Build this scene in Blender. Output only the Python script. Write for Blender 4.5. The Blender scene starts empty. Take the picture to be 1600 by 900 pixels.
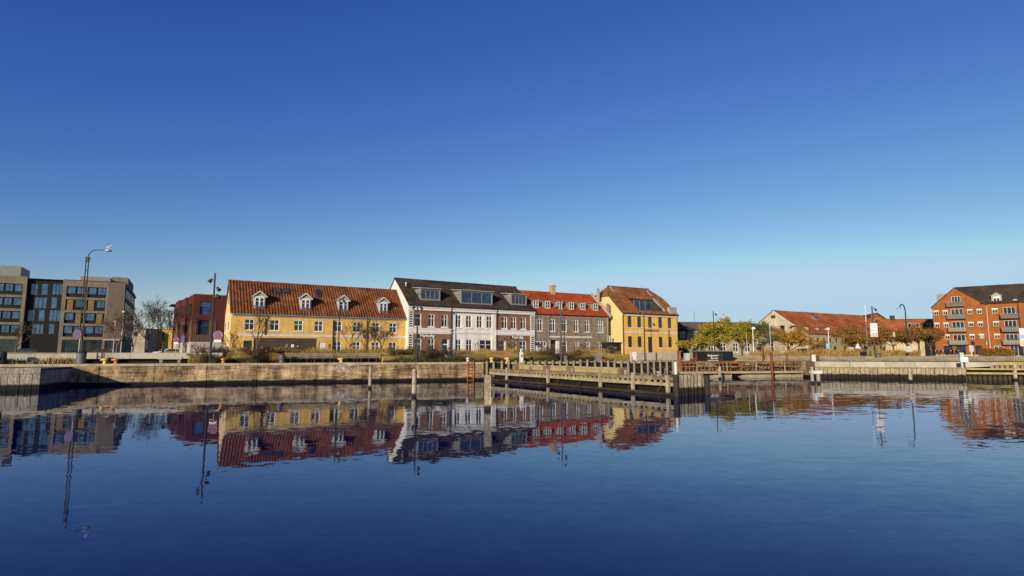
import bpy, math, random
import numpy as np
from mathutils import Vector, Matrix

sc = bpy.context.scene
COL = sc.collection
R_ = math.radians

# ------------------------------------------------------------------ camera
FPX, PITCH, EYE = 889.0, R_(6.48), 2.3
cam = bpy.data.cameras.new("camera")
cam.sensor_width = 36.0
cam.lens = 36.0 * FPX / 1600.0
cam.clip_start = 0.1
cam.clip_end = 9000
cam_o = bpy.data.objects.new("camera", cam)
COL.objects.link(cam_o)
cam_o.location = (0, 0, EYE)
cam_o.rotation_euler = (math.pi / 2 + PITCH, 0, 0)
sc.camera = cam_o

# ------------------------------------------------------------------ sky and sun
SUN_AZ, SUN_EL = R_(-116.0), R_(13.5)          # direction to the sun, angle from +X
world = bpy.data.worlds.new("World")
sc.world = world
world.use_nodes = True
wn, wl = world.node_tree.nodes, world.node_tree.links
sky = wn.new('ShaderNodeTexSky')
sky.sky_type = 'NISHITA'
sky.sun_disc = False
sky.sun_elevation = SUN_EL
sky.sun_rotation = math.pi / 2 - SUN_AZ
sky.altitude = 0
sky.air_density = 1.0
sky.dust_density = 0.35
sky.ozone_density = 4.0
# tone response of the photograph (deep saturated blue overhead, pale at the horizon), the same for the whole dome
bg = wn['Background']
bg.inputs['Strength'].default_value = 0.10
sep = wn.new('ShaderNodeSeparateColor')
wl.new(sky.outputs[0], sep.inputs[0])
cmb = wn.new('ShaderNodeCombineColor')


def wmath(op, a, b):
    n_ = wn.new('ShaderNodeMath')
    n_.operation = op
    wl.new(a, n_.inputs[0])
    n_.inputs[1].default_value = b
    return n_.outputs[0]


for i_, (gain, gam) in enumerate(((4.1, 1.74), (1.97, 1.50), (1.08, 0.80))):
    v_ = wmath('MULTIPLY', sep.outputs[i_], 0.10)
    v_ = wmath('POWER', v_, gam)
    v_ = wmath('MULTIPLY', v_, gain)
    v_ = wmath('MINIMUM', v_, (0.46, 0.645, 0.82)[i_])
    v_ = wmath('MULTIPLY', v_, 10.0)
    wl.new(v_, cmb.inputs[i_])
wl.new(cmb.outputs[0], bg.inputs['Color'])
sun = bpy.data.lights.new("sun", 'SUN')
sun.energy = 5.0
sun.angle = R_(0.5)
sun.color = (1.0, 0.85, 0.62)
sun_o = bpy.data.objects.new("sun", sun)
COL.objects.link(sun_o)
sd = Vector((math.cos(SUN_AZ) * math.cos(SUN_EL), math.sin(SUN_AZ) * math.cos(SUN_EL), math.sin(SUN_EL)))
sun_o.rotation_euler = sd.to_track_quat('Z', 'Y').to_euler()
sun_o.location = (-20, -30, 60)

sc.view_settings.view_transform = 'Standard'
sc.view_settings.look = 'None'
sc.view_settings.exposure = 0.0
sc.view_settings.gamma = 1.0
sc.view_settings.use_curve_mapping = False

# ------------------------------------------------------------------ pixel helpers (photo is 1600x900)
GZ = 1.5                                       # level of the quay above the water


def ray(px, py):
    cx, cy = (px - 800) / FPX, -(py - 450) / FPX
    return Vector((cx, math.cos(PITCH) - cy * math.sin(PITCH), math.sin(PITCH) + cy * math.cos(PITCH)))


def at(px, py, Y):
    r = ray(px, py)
    return Vector((0, 0, EYE)) + r * (Y / r.y)


def on_z(px, py, z):
    r = ray(px, py)
    return Vector((0, 0, EYE)) + r * ((z - EYE) / r.z)


def on_line(px, py, ax, ay, slope):
    """ground point under the pixel column on the line y = ay + slope*(x-ax)"""
    r = ray(px, py)
    k = (ay - slope * ax) / (r.y - slope * r.x)
    return Vector((r.x * k, r.y * k, EYE + r.z * k))


# ------------------------------------------------------------------ mesh builder
class MB:
    def __init__(s):
        s.v, s.f = [], []

    def add(s, vs, fs):
        n = len(s.v)
        s.v += [tuple(p) for p in vs]
        s.f += [tuple(i + n for i in f) for f in fs]
        return s

    def box(s, x0, x1, y0, y1, z0, z1):
        return s.add([(x0, y0, z0), (x1, y0, z0), (x1, y1, z0), (x0, y1, z0), (x0, y0, z1), (x1, y0, z1), (x1, y1, z1), (x0, y1, z1)],
                     [(0, 3, 2, 1), (4, 5, 6, 7), (0, 1, 5, 4), (1, 2, 6, 5), (2, 3, 7, 6), (3, 0, 4, 7)])

    def poly(s, pts):
        return s.add(pts, [tuple(range(len(pts)))])

    def prism(s, pts, d):
        """extrude polygon pts (3-D) along vector d"""
        n = len(pts)
        q = [tuple(Vector(p) + Vector(d)) for p in pts]
        fs = [tuple(range(n)), tuple(range(2 * n - 1, n - 1, -1))]
        for i in range(n):
            j = (i + 1) % n
            fs.append((j, i, n + i, n + j))
        return s.add(list(pts) + q, fs)

    def tube(s, p0, p1, r0, r1=None, n=8, caps=True):
        r1 = r0 if r1 is None else r1
        p0, p1 = Vector(p0), Vector(p1)
        d = (p1 - p0)
        if d.length < 1e-6:
            return s
        d.normalize()
        a = d.orthogonal().normalized()
        b = d.cross(a)
        vs = []
        for p, r in ((p0, r0), (p1, r1)):
            for i in range(n):
                t = 2 * math.pi * i / n
                vs.append(p + (a * math.cos(t) + b * math.sin(t)) * r)
        fs = [(i, (i + 1) % n, n + (i + 1) % n, n + i) for i in range(n)]
        if caps:
            fs += [tuple(range(n - 1, -1, -1)), tuple(range(n, 2 * n))]
        return s.add(vs, fs)

    def path(s, pts, r, n=6):
        for a, b in zip(pts[:-1], pts[1:]):
            s.tube(a, b, r, r, n)
        return s

    def lathe(s, c, prof, n=14):
        vs, fs = [], []
        for r, z in prof:
            for i in range(n):
                t = 2 * math.pi * i / n
                vs.append((c[0] + r * math.cos(t), c[1] + r * math.sin(t), c[2] + z))
        for k in range(len(prof) - 1):
            for i in range(n):
                j = (i + 1) % n
                fs.append((k * n + i, k * n + j, (k + 1) * n + j, (k + 1) * n + i))
        fs.append(tuple(range(n - 1, -1, -1)))
        m = (len(prof) - 1) * n
        fs.append(tuple(range(m, m + n)))
        return s.add(vs, fs)

    def mesh(s, name):
        me = bpy.data.meshes.new(name)
        me.from_pydata(s.v, [], s.f)
        return me

    def build(s, name, mat, parent=None, smooth=False):
        me = s.mesh(name)
        return link(name, me, mat, parent, smooth)


def link(name, me, mat, parent=None, smooth=False):
    if mat is not None and not me.materials:
        me.materials.append(mat)
    if smooth:
        me.polygons.foreach_set('use_smooth', [True] * len(me.polygons))
    o = bpy.data.objects.new(name, me)
    COL.objects.link(o)
    if parent:
        o.parent = parent
    return o


def mesh_np(name, V, Fq, mat, parent=None, kind=None):
    """big mesh from numpy arrays, all faces with the same corner count"""
    me = bpy.data.meshes.new(name)
    n, m, k = len(V), len(Fq), Fq.shape[1]
    me.vertices.add(n)
    me.vertices.foreach_set('co', np.ascontiguousarray(V, dtype=np.float32).ravel())
    me.loops.add(m * k)
    me.loops.foreach_set('vertex_index', np.ascontiguousarray(Fq, dtype=np.int32).ravel())
    me.polygons.add(m)
    me.polygons.foreach_set('loop_start', np.arange(0, m * k, k, dtype=np.int32))
    me.update(calc_edges=True)
    me.validate()
    o = link(name, me, mat, parent)
    if kind:
        o['kind'] = kind
    return o


def thing(name, label, cat, loc=(0, 0, 0), rz=0.0, group=None):
    o = bpy.data.objects.new(name, None)
    o.empty_display_size = 0.3
    COL.objects.link(o)
    o.location = loc
    o.rotation_euler = (0, 0, rz)
    o['label'] = label
    o['category'] = cat
    if group:
        o['group'] = group
    return o


def tag(o, label, cat, group=None):
    o['label'] = label
    o['category'] = cat
    if group:
        o['group'] = group
    return o


def struct(o):
    o['kind'] = 'structure'
    return o


def dup(root, loc, rz, label, group=None):
    r = root.copy()
    COL.objects.link(r)
    r.location = loc
    r.rotation_euler = (0, 0, rz)
    r['label'] = label
    if group:
        r['group'] = group
    for ch in root.children:
        c = ch.copy()
        COL.objects.link(c)
        c.parent = r
        for g in ch.children:
            e = g.copy()
            COL.objects.link(e)
            e.parent = c
    return r


# ------------------------------------------------------------------ materials
MATS = {}


def nodes_of(name):
    m = bpy.data.materials.new(name)
    m.use_nodes = True
    nt = m.node_tree
    return m, nt.nodes, nt.links, nt.nodes['Principled BSDF']


def M(name, col, rough=0.8, var=0.18, scale=1.2, fine=18.0, bump=0.15, col2=None, metal=0.0, stretch=(1, 1, 1), spec=0.35, world=False, streak=0.0):
    """solid colour broken up by two noises (large weathering, fine grain) plus a fine bump"""
    if name in MATS:
        return MATS[name]
    m, N, L, P = nodes_of(name)
    tc = N.new('ShaderNodeTexCoord')
    mp = N.new('ShaderNodeMapping')
    mp.inputs['Scale'].default_value = stretch
    if world:
        ge = N.new('ShaderNodeNewGeometry')
        L.new(ge.outputs['Position'], mp.inputs['Vector'])
    else:
        L.new(tc.outputs['Object'], mp.inputs['Vector'])
    n1 = N.new('ShaderNodeTexNoise')
    n1.inputs['Scale'].default_value = scale
    n1.inputs['Detail'].default_value = 5
    n2 = N.new('ShaderNodeTexNoise')
    n2.inputs['Scale'].default_value = fine
    n2.inputs['Detail'].default_value = 4
    L.new(mp.outputs[0], n1.inputs['Vector'])
    L.new(mp.outputs[0], n2.inputs['Vector'])
    ad = N.new('ShaderNodeMath')
    ad.operation = 'MULTIPLY_ADD'
    L.new(n2.outputs['Fac'], ad.inputs[0])
    ad.inputs[1].default_value = 0.45
    sb = N.new('ShaderNodeMath')
    sb.operation = 'SUBTRACT'
    L.new(n1.outputs['Fac'], sb.inputs[0])
    sb.inputs[1].default_value = 0.225
    L.new(sb.outputs[0], ad.inputs[2])
    cr = N.new('ShaderNodeValToRGB')
    e = cr.color_ramp.elements
    lo = tuple(c * (1 - var) for c in col)
    hi = tuple(min(1, c * (1 + var)) for c in col) if col2 is None else col2
    e[0].position, e[1].position = 0.3, 0.7
    e[0].color, e[1].color = (*lo, 1), (*hi, 1)
    L.new(ad.outputs[0], cr.inputs[0])
    out = cr.outputs[0]
    if streak:
        mps = N.new('ShaderNodeMapping')
        mps.inputs['Scale'].default_value = (1.7, 1.7, 0.16)
        L.new(tc.outputs['Object'], mps.inputs['Vector'])
        ns = N.new('ShaderNodeTexNoise')
        ns.inputs['Scale'].default_value = 1.3
        ns.inputs['Detail'].default_value = 7
        ns.inputs['Roughness'].default_value = 0.7
        L.new(mps.outputs[0], ns.inputs['Vector'])
        mrs = N.new('ShaderNodeMapRange')
        mrs.inputs['From Min'].default_value = 0.34
        mrs.inputs['From Max'].default_value = 0.6
        mrs.inputs['To Min'].default_value = 1.0 - streak
        mrs.inputs['To Max'].default_value = 1.04
        L.new(ns.outputs['Fac'], mrs.inputs['Value'])
        mxs = N.new('ShaderNodeMix')
        mxs.data_type = 'RGBA'
        mxs.blend_type = 'MULTIPLY'
        mxs.inputs['Factor'].default_value = 1
        L.new(out, mxs.inputs['A'])
        L.new(mrs.outputs[0], mxs.inputs['B'])
        out = mxs.outputs['Result']
    L.new(out, P.inputs['Base Color'])
    P.inputs['Roughness'].default_value = rough
    P.inputs['Metallic'].default_value = metal
    P.inputs['Specular IOR Level'].default_value = spec
    if bump:
        b = N.new('ShaderNodeBump')
        b.inputs['Strength'].default_value = bump
        b.inputs['Distance'].default_value = 0.02
        L.new(n2.outputs['Fac'], b.inputs['Height'])
        L.new(b.outputs[0], P.inputs['Normal'])
    MATS[name] = m
    return m


def M_brick(name, c1, c2, mortar, scale=1.0):
    m, N, L, P = nodes_of(name)
    tc = N.new('ShaderNodeTexCoord')
    sp = N.new('ShaderNodeSeparateXYZ')
    L.new(tc.outputs['Object'], sp.inputs[0])
    a = N.new('ShaderNodeMath')
    a.operation = 'ADD'
    L.new(sp.outputs[0], a.inputs[0])
    L.new(sp.outputs[1], a.inputs[1])
    cb = N.new('ShaderNodeCombineXYZ')
    L.new(a.outputs[0], cb.inputs[0])
    L.new(sp.outputs[2], cb.inputs[1])
    br = N.new('ShaderNodeTexBrick')
    br.inputs['Scale'].default_value = scale
    br.inputs['Brick Width'].default_value = 0.24
    br.inputs['Row Height'].default_value = 0.075
    br.inputs['Mortar Size'].default_value = 0.008
    br.inputs['Color1'].default_value = (*c1, 1)
    br.inputs['Color2'].default_value = (*c2, 1)
    br.inputs['Mortar'].default_value = (*mortar, 1)
    L.new(cb.outputs[0], br.inputs['Vector'])
    n = N.new('ShaderNodeTexNoise')
    n.inputs['Scale'].default_value = 0.7
    n.inputs['Detail'].default_value = 6
    L.new(tc.outputs['Object'], n.inputs['Vector'])
    mr = N.new('ShaderNodeMapRange')
    mr.inputs['From Min'].default_value = 0.3
    mr.inputs['From Max'].default_value = 0.7
    mr.inputs['To Min'].default_value = 0.78
    mr.inputs['To Max'].default_value = 1.18
    L.new(n.outputs['Fac'], mr.inputs['Value'])
    mx = N.new('ShaderNodeMix')
    mx.data_type = 'RGBA'
    mx.blend_type = 'MULTIPLY'
    mx.inputs['Factor'].default_value = 1
    L.new(br.outputs['Color'], mx.inputs['A'])
    L.new(mr.outputs[0], mx.inputs['B'])
    L.new(mx.outputs['Result'], P.inputs['Base Color'])
    b = N.new('ShaderNodeBump')
    b.inputs['Strength'].default_value = 0.4
    b.inputs['Distance'].default_value = 0.01
    L.new(br.outputs['Fac'], b.inputs['Height'])
    b.invert = True
    L.new(b.outputs[0], P.inputs['Normal'])
    P.inputs['Roughness'].default_value = 0.9
    P.inputs['Specular IOR Level'].default_value = 0.2
    MATS[name] = m
    return m


def M_tide(name, col, col2, wet, level=0.32, fuzz=0.22, stretch=(1, 1, 0.35), scale=1.1, rough=0.9, stain=False):
    """weathered wall standing in water: the stain of the tide stays dark up to `level`"""
    m, N, L, P = nodes_of(name)
    ge = N.new('ShaderNodeNewGeometry')
    mp = N.new('ShaderNodeMapping')
    mp.inputs['Scale'].default_value = stretch
    L.new(ge.outputs['Position'], mp.inputs['Vector'])
    n1 = N.new('ShaderNodeTexNoise')
    n1.inputs['Scale'].default_value = scale
    n1.inputs['Detail'].default_value = 8
    n1.inputs['Roughness'].default_value = 0.65
    L.new(mp.outputs[0], n1.inputs['Vector'])
    cr = N.new('ShaderNodeValToRGB')
    e = cr.color_ramp.elements
    e[0].position, e[1].position = 0.36, 0.62
    e[0].color, e[1].color = (*col, 1), (*col2, 1)
    L.new(n1.outputs['Fac'], cr.inputs[0])
    n2 = N.new('ShaderNodeTexNoise')
    n2.inputs['Scale'].default_value = 9.0
    n2.inputs['Detail'].default_value = 6
    L.new(ge.outputs['Position'], n2.inputs['Vector'])
    mr2 = N.new('ShaderNodeMapRange')
    mr2.inputs['From Min'].default_value = 0.3
    mr2.inputs['From Max'].default_value = 0.7
    mr2.inputs['To Min'].default_value = 0.6
    mr2.inputs['To Max'].default_value = 1.25
    L.new(n2.outputs['Fac'], mr2.inputs['Value'])
    mx0 = N.new('ShaderNodeMix')
    mx0.data_type = 'RGBA'
    mx0.blend_type = 'MULTIPLY'
    mx0.inputs['Factor'].default_value = 1
    L.new(cr.outputs[0], mx0.inputs['A'])
    L.new(mr2.outputs[0], mx0.inputs['B'])
    sp = N.new('ShaderNodeSeparateXYZ')
    L.new(ge.outputs['Position'], sp.inputs[0])
    ad = N.new('ShaderNodeMath')
    ad.operation = 'MULTIPLY_ADD'
    L.new(n1.outputs['Fac'], ad.inputs[0])
    ad.inputs[1].default_value = -fuzz * 2
    L.new(sp.outputs[2], ad.inputs[2])
    mr = N.new('ShaderNodeMapRange')
    mr.inputs['From Min'].default_value = level - fuzz - 0.04
    mr.inputs['From Max'].default_value = level - fuzz + 0.07
    L.new(ad.outputs[0], mr.inputs['Value'])
    mx = N.new('ShaderNodeMix')
    mx.data_type = 'RGBA'
    mx.inputs['A'].default_value = (*wet, 1)
    L.new(mr.outputs[0], mx.inputs['Factor'])
    L.new(mx0.outputs['Result'], mx.inputs['B'])
    if stain:
        mp3 = N.new('ShaderNodeMapping')
        mp3.inputs['Scale'].default_value = (1.6, 1.6, 0.55)
        L.new(ge.outputs['Position'], mp3.inputs['Vector'])
        n3 = N.new('ShaderNodeTexNoise')
        n3.inputs['Scale'].default_value = 0.75
        n3.inputs['Detail'].default_value = 9
        n3.inputs['Roughness'].default_value = 0.72
        L.new(mp3.outputs[0], n3.inputs['Vector'])
        mp4 = N.new('ShaderNodeMapping')
        mp4.inputs['Scale'].default_value = (0.5, 0.5, 7.0)
        mp4.inputs['Rotation'].default_value = (0, 0.05, 0)
        L.new(ge.outputs['Position'], mp4.inputs['Vector'])
        n4 = N.new('ShaderNodeTexNoise')
        n4.inputs['Scale'].default_value = 1.3
        n4.inputs['Detail'].default_value = 6
        L.new(mp4.outputs[0], n4.inputs['Vector'])
        m34 = N.new('ShaderNodeMath')
        m34.operation = 'MULTIPLY_ADD'
        L.new(n4.outputs['Fac'], m34.inputs[0])
        m34.inputs[1].default_value = 0.5
        L.new(n3.outputs['Fac'], m34.inputs[2])
        mr5 = N.new('ShaderNodeMapRange')
        mr5.inputs['From Min'].default_value = 0.64
        mr5.inputs['From Max'].default_value = 0.88
        mr5.inputs['To Min'].default_value = 0.28
        mr5.inputs['To Max'].default_value = 1.28
        L.new(m34.outputs[0], mr5.inputs['Value'])
        mx5 = N.new('ShaderNodeMix')
        mx5.data_type = 'RGBA'
        mx5.blend_type = 'MULTIPLY'
        mx5.inputs['Factor'].default_value = 1
        L.new(mx.outputs['Result'], mx5.inputs['A'])
        L.new(mr5.outputs[0], mx5.inputs['B'])
        mx = mx5
    L.new(mx.outputs['Result'], P.inputs['Base Color'])
    P.inputs['Roughness'].default_value = rough
    P.inputs['Specular IOR Level'].default_value = 0.25
    b = N.new('ShaderNodeBump')
    b.inputs['Strength'].default_value = 0.5
    b.inputs['Distance'].default_value = 0.03
    L.new(n2.outputs['Fac'], b.inputs['Height'])
    L.new(b.outputs[0], P.inputs['Normal'])
    MATS[name] = m
    return m


def M_glass(name, col=(0.012, 0.016, 0.022), ior=1.5, rough=0.03):
    m, N, L, P = nodes_of(name)
    tc = N.new('ShaderNodeTexCoord')
    n = N.new('ShaderNodeTexNoise')
    n.inputs['Scale'].default_value = 1.7
    n.inputs['Detail'].default_value = 3
    L.new(tc.outputs['Object'], n.inputs['Vector'])
    cr = N.new('ShaderNodeValToRGB')
    e = cr.color_ramp.elements
    e[0].position, e[1].position = 0.42, 0.72
    e[0].color = (*col, 1)
    e[1].color = (*[c * 2.2 + 0.006 for c in col], 1)
    L.new(n.outputs['Fac'], cr.inputs[0])
    oi = N.new('ShaderNodeObjectInfo')
    mrr = N.new('ShaderNodeMapRange')
    mrr.inputs['From Min'].default_value = 0.62
    mrr.inputs['From Max'].default_value = 1.0
    mrr.inputs['To Max'].default_value = 0.38
    L.new(oi.outputs['Random'], mrr.inputs['Value'])
    mxg = N.new('ShaderNodeMix')
    mxg.data_type = 'RGBA'
    mxg.inputs['B'].default_value = (0.20, 0.19, 0.17, 1)
    mlt = N.new('ShaderNodeMath')
    mlt.operation = 'MULTIPLY'
    L.new(n.outputs['Fac'], mlt.inputs[0])
    L.new(mrr.outputs[0], mlt.inputs[1])
    L.new(mlt.outputs[0], mxg.inputs['Factor'])
    L.new(cr.outputs[0], mxg.inputs['A'])
    L.new(mxg.outputs['Result'], P.inputs['Base Color'])
    P.inputs['Roughness'].default_value = rough
    P.inputs['IOR'].default_value = ior
    P.inputs['Specular IOR Level'].default_value = 0.5
    b = N.new('ShaderNodeBump')
    b.inputs['Strength'].default_value = 0.12
    b.inputs['Distance'].default_value = 0.02
    L.new(n.outputs['Fac'], b.inputs['Height'])
    L.new(b.outputs[0], P.inputs['Normal'])
    MATS[name] = m
    return m


def M_leaf(name, cols, scale=1.1):
    m, N, L, P = nodes_of(name)
    ge = N.new('ShaderNodeNewGeometry')
    n = N.new('ShaderNodeTexNoise')
    n.inputs['Scale'].default_value = scale
    n.inputs['Detail'].default_value = 6
    n.inputs['Roughness'].default_value = 0.8
    L.new(ge.outputs['Position'], n.inputs['Vector'])
    cr = N.new('ShaderNodeValToRGB')
    el = cr.color_ramp.elements
    while len(el) < len(cols):
        el.new(0.5)
    for i, c in enumerate(cols):
        el[i].position = 0.3 + 0.42 * i / (len(cols) - 1)
        el[i].color = (*c, 1)
    L.new(n.outputs['Fac'], cr.inputs[0])
    L.new(cr.outputs[0], P.inputs['Base Color'])
    P.inputs['Roughness'].default_value = 0.7
    P.inputs['Specular IOR Level'].default_value = 0.2
    MATS[name] = m
    return m


def M_roof(name, c1, c2, c3, colw=0.3, rowh=0.36):
    """clay tile colour: every tile its own tone, plus large weathering"""
    m, N, L, P = nodes_of(name)
    tc = N.new('ShaderNodeTexCoord')
    mp = N.new('ShaderNodeMapping')
    mp.inputs['Scale'].default_value = (1 / colw, 0.0, 1.4 / rowh)
    L.new(tc.outputs['Object'], mp.inputs['Vector'])
    fl = N.new('ShaderNodeVectorMath')
    fl.operation = 'FLOOR'
    L.new(mp.outputs[0], fl.inputs[0])
    w = N.new('ShaderNodeTexWhiteNoise')
    L.new(fl.outputs[0], w.inputs['Vector'])
    n = N.new('ShaderNodeTexNoise')
    n.inputs['Scale'].default_value = 0.55
    n.inputs['Detail'].default_value = 7
    n.inputs['Roughness'].default_value = 0.65
    L.new(tc.outputs['Object'], n.inputs['Vector'])
    ad = N.new('ShaderNodeMath')
    ad.operation = 'MULTIPLY_ADD'
    L.new(w.outputs['Value'], ad.inputs[0])
    ad.inputs[1].default_value = 0.22
    sb = N.new('ShaderNodeMath')
    sb.operation = 'SUBTRACT'
    L.new(n.outputs['Fac'], sb.inputs[0])
    sb.inputs[1].default_value = 0.11
    L.new(sb.outputs[0], ad.inputs[2])
    cr = N.new('ShaderNodeValToRGB')
    el = cr.color_ramp.elements
    el.new(0.5)
    for e, p, c in zip(el, (0.25, 0.5, 0.78), (c1, c2, c3)):
        e.position = p
        e.color = (*c, 1)
    L.new(ad.outputs[0], cr.inputs[0])
    nm_ = N.new('ShaderNodeTexNoise')
    nm_.inputs['Scale'].default_value = 0.33
    nm_.inputs['Detail'].default_value = 8
    nm_.inputs['Roughness'].default_value = 0.75
    L.new(tc.outputs['Object'], nm_.inputs['Vector'])
    mrm = N.new('ShaderNodeMapRange')
    mrm.inputs['From Min'].default_value = 0.36
    mrm.inputs['From Max'].default_value = 0.58
    mrm.inputs['To Min'].default_value = 0.55
    mrm.inputs['To Max'].default_value = 1.06
    L.new(nm_.outputs['Fac'], mrm.inputs['Value'])
    mxm = N.new('ShaderNodeMix')
    mxm.data_type = 'RGBA'
    mxm.blend_type = 'MULTIPLY'
    mxm.inputs['Factor'].default_value = 1
    L.new(cr.outputs[0], mxm.inputs['A'])
    L.new(mrm.outputs[0], mxm.inputs['B'])
    L.new(mxm.outputs['Result'], P.inputs['Base Color'])
    P.inputs['Roughness'].default_value = 0.75
    P.inputs['Specular IOR Level'].default_value = 0.25
    MATS[name] = m
    return m


white = M('white_paint', (0.72, 0.70, 0.66), 0.6, 0.08, bump=0.05)
white_wall = M('white_render', (0.76, 0.74, 0.70), 0.8, 0.10, 0.6, streak=.22)
yellow_wall = M('yellow_render', (0.70, 0.44, 0.125), 0.85, 0.16, 0.5, streak=.26)
yellow_pale = M('pale_yellow_render', (0.76, 0.56, 0.26), 0.85, 0.10, 0.5)
yellow_wall2 = M('ochre_render', (0.78, 0.48, 0.105), 0.85, 0.10, 0.6, streak=.2)
band_white = M('band_white', (0.62, 0.58, 0.52), 0.8, 0.15, 1.5)
brick_brown = M_brick('brown_brick', (0.20, 0.085, 0.038), (0.26, 0.12, 0.055), (0.27, 0.19, 0.13))
brick_orange = M_brick('orange_brick', (0.265, 0.074, 0.014), (0.35, 0.105, 0.019), (0.30, 0.145, 0.055))
grey_wall = M('grey_stone_render', (0.25, 0.195, 0.138), 0.9, 0.28, 1.6, 9, 0.4, streak=.3)
red_panel = M('red_cladding', (0.10, 0.022, 0.014), 0.7, 0.14, 0.4, streak=.25)
brown_slat = M('brown_timber_cladding', (0.13, 0.085, 0.055), 0.85, 0.3, 3, 30, 0.2, stretch=(4, 4, 0.25))
pale_concrete = M('pale_concrete', (0.50, 0.46, 0.40), 0.9, 0.12, 1.0, streak=.25)
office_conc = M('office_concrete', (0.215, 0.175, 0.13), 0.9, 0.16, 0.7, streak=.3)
office_slat = M('office_cladding', (0.21, 0.165, 0.125), 0.9, 0.3, 2, 20, 0.2, stretch=(5, 5, 0.2))
office_dark = M('office_dark_panel', (0.009, 0.008, 0.008), 0.8, 0.2, 1)
office_wood = M('office_wood_panel', (0.22, 0.135, 0.06), 0.8, 0.2, 2)
concrete = M('concrete_weathered', (0.235, 0.195, 0.14), 0.9, 0.3, 0.9, 7, 0.3, world=True)
concrete_l = M('concrete_light', (0.40, 0.36, 0.29), 0.9, 0.2, 0.9, 7, 0.3, world=True)
quay_mat = M_tide('quay_masonry', (0.19, 0.125, 0.065), (0.47, 0.345, 0.20), (0.010, 0.009, 0.007), 0.22, 0.2, stain=True)
jetty_mat = M_tide('jetty_plank', (0.19, 0.165, 0.125), (0.36, 0.32, 0.255), (0.012, 0.010, 0.008), 0.34, 0.14, stretch=(2.2, 2.2, 0.3))
pile_mat = M_tide('pile_timber', (0.22, 0.18, 0.12), (0.46, 0.39, 0.28), (0.022, 0.017, 0.011), 0.15, 0.1, stretch=(8, 8, 0.5))
sheet_mat = M_tide('sheet_timber', (0.24, 0.20, 0.12), (0.42, 0.35, 0.22), (0.02, 0.016, 0.009), 0.38, 0.2, stretch=(3, 3, 0.5))
timber = M('grey_timber', (0.21, 0.16, 0.092), 0.9, 0.38, 1.6, 22, 0.3, world=True)
timber_l = M('pale_timber', (0.32, 0.26, 0.165), 0.9, 0.25, 1.6, 22, 0.3, world=True)
timber_d = M('wet_timber', (0.045, 0.028, 0.016), 0.6, 0.4, 1.2, 14, 0.3, world=True)
timber_y = M('yellow_timber', (0.36, 0.30, 0.11), 0.9, 0.25, 2, 20, 0.3, world=True)
timber_r = M('red_brown_timber', (0.20, 0.075, 0.03), 0.8, 0.3, 2, 20, 0.2, world=True)
rust = M('red_steel', (0.17, 0.035, 0.014), 0.6, 0.3, 3, 30, 0.2)
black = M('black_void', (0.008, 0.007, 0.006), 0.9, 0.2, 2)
dark_metal = M('dark_metal', (0.03, 0.028, 0.028), 0.7, 0.25, 3)
grey_metal = M('grey_metal', (0.22, 0.215, 0.205), 0.55, 0.15, 3, metal=0.2)
light_metal = M('light_metal', (0.52, 0.51, 0.49), 0.45, 0.1, 3, metal=0.2)
zinc = M('zinc', (0.24, 0.235, 0.22), 0.6, 0.15, 2, metal=0.1)
zinc_l = M('pale_zinc', (0.36, 0.35, 0.31), 0.6, 0.12, 2)
yellow_paint = M('yellow_paint', (0.70, 0.48, 0.12), 0.6, 0.2, 6)
orange_paint = M('orange_paint', (0.55, 0.22, 0.03), 0.6, 0.3, 6)
red_paint = M('red_paint', (0.15, 0.007, 0.012), 0.5, 0.1)
blue_paint = M('blue_paint', (0.012, 0.03, 0.20), 0.5, 0.1)
skyblue_paint = M('sky_blue_paint', (0.25, 0.48, 0.75), 0.5, 0.1)
black_wall = M('tarred_boards', (0.014, 0.013, 0.013), 0.8, 0.3, 2)
cream_wall = M('cream_render', (0.60, 0.50, 0.35), 0.9, 0.2, 0.6, streak=.35)
stone_wall = M('warehouse_stone', (0.36, 0.28, 0.175), 0.95, 0.3, 0.9, 6, 0.4)
glass = M_glass('window_glass')
glass_blue = M_glass('office_glass', (0.022, 0.065, 0.15), 1.8, 0.02)  # blue base colour stands in for reflected sky
glass_dorm = M_glass('dormer_glass', (0.016, 0.03, 0.055), 1.7, 0.02)
roof_red = M_roof('red_pantiles', (0.08, 0.026, 0.010), (0.205, 0.066, 0.023), (0.32, 0.125, 0.05))
roof_bright = M_roof('bright_red_tiles', (0.23, 0.036, 0.010), (0.35, 0.058, 0.015), (0.44, 0.09, 0.026))
roof_brown = M_roof('brown_tiles', (0.14, 0.052, 0.02), (0.26, 0.10, 0.036), (0.33, 0.14, 0.05))
roof_black = M_roof('black_tiles', (0.016, 0.013, 0.011), (0.045, 0.034, 0.027), (0.10, 0.072, 0.052))
roof_far = M_roof('warehouse_tiles', (0.21, 0.060, 0.022), (0.31, 0.096, 0.034), (0.37, 0.13, 0.05))
roof_dk = M_roof('dark_brown_tiles', (0.022, 0.015, 0.012), (0.045, 0.03, 0.022), (0.07, 0.045, 0.03))
roof_felt = M('roof_felt', (0.13, 0.115, 0.085), 0.9, 0.3, 0.6)
bark = M('bark', (0.11, 0.08, 0.052), 0.95, 0.3, 4, 30, 0.4)
bark_l = M('pale_bark', (0.26, 0.22, 0.16), 0.95, 0.3, 4, 30, 0.4)
leaf_yg = M_leaf('yellow_green_leaves', [(0.05, 0.06, 0.010), (0.20, 0.18, 0.02), (0.38, 0.27, 0.026), (0.34, 0.17, 0.02)])
leaf_gn = M_leaf('olive_leaves', [(0.03, 0.045, 0.012), (0.10, 0.105, 0.022), (0.20, 0.16, 0.03)])
leaf_gold = M_leaf('golden_leaves', [(0.16, 0.08, 0.016), (0.33, 0.18, 0.028), (0.42, 0.27, 0.055)])
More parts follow.
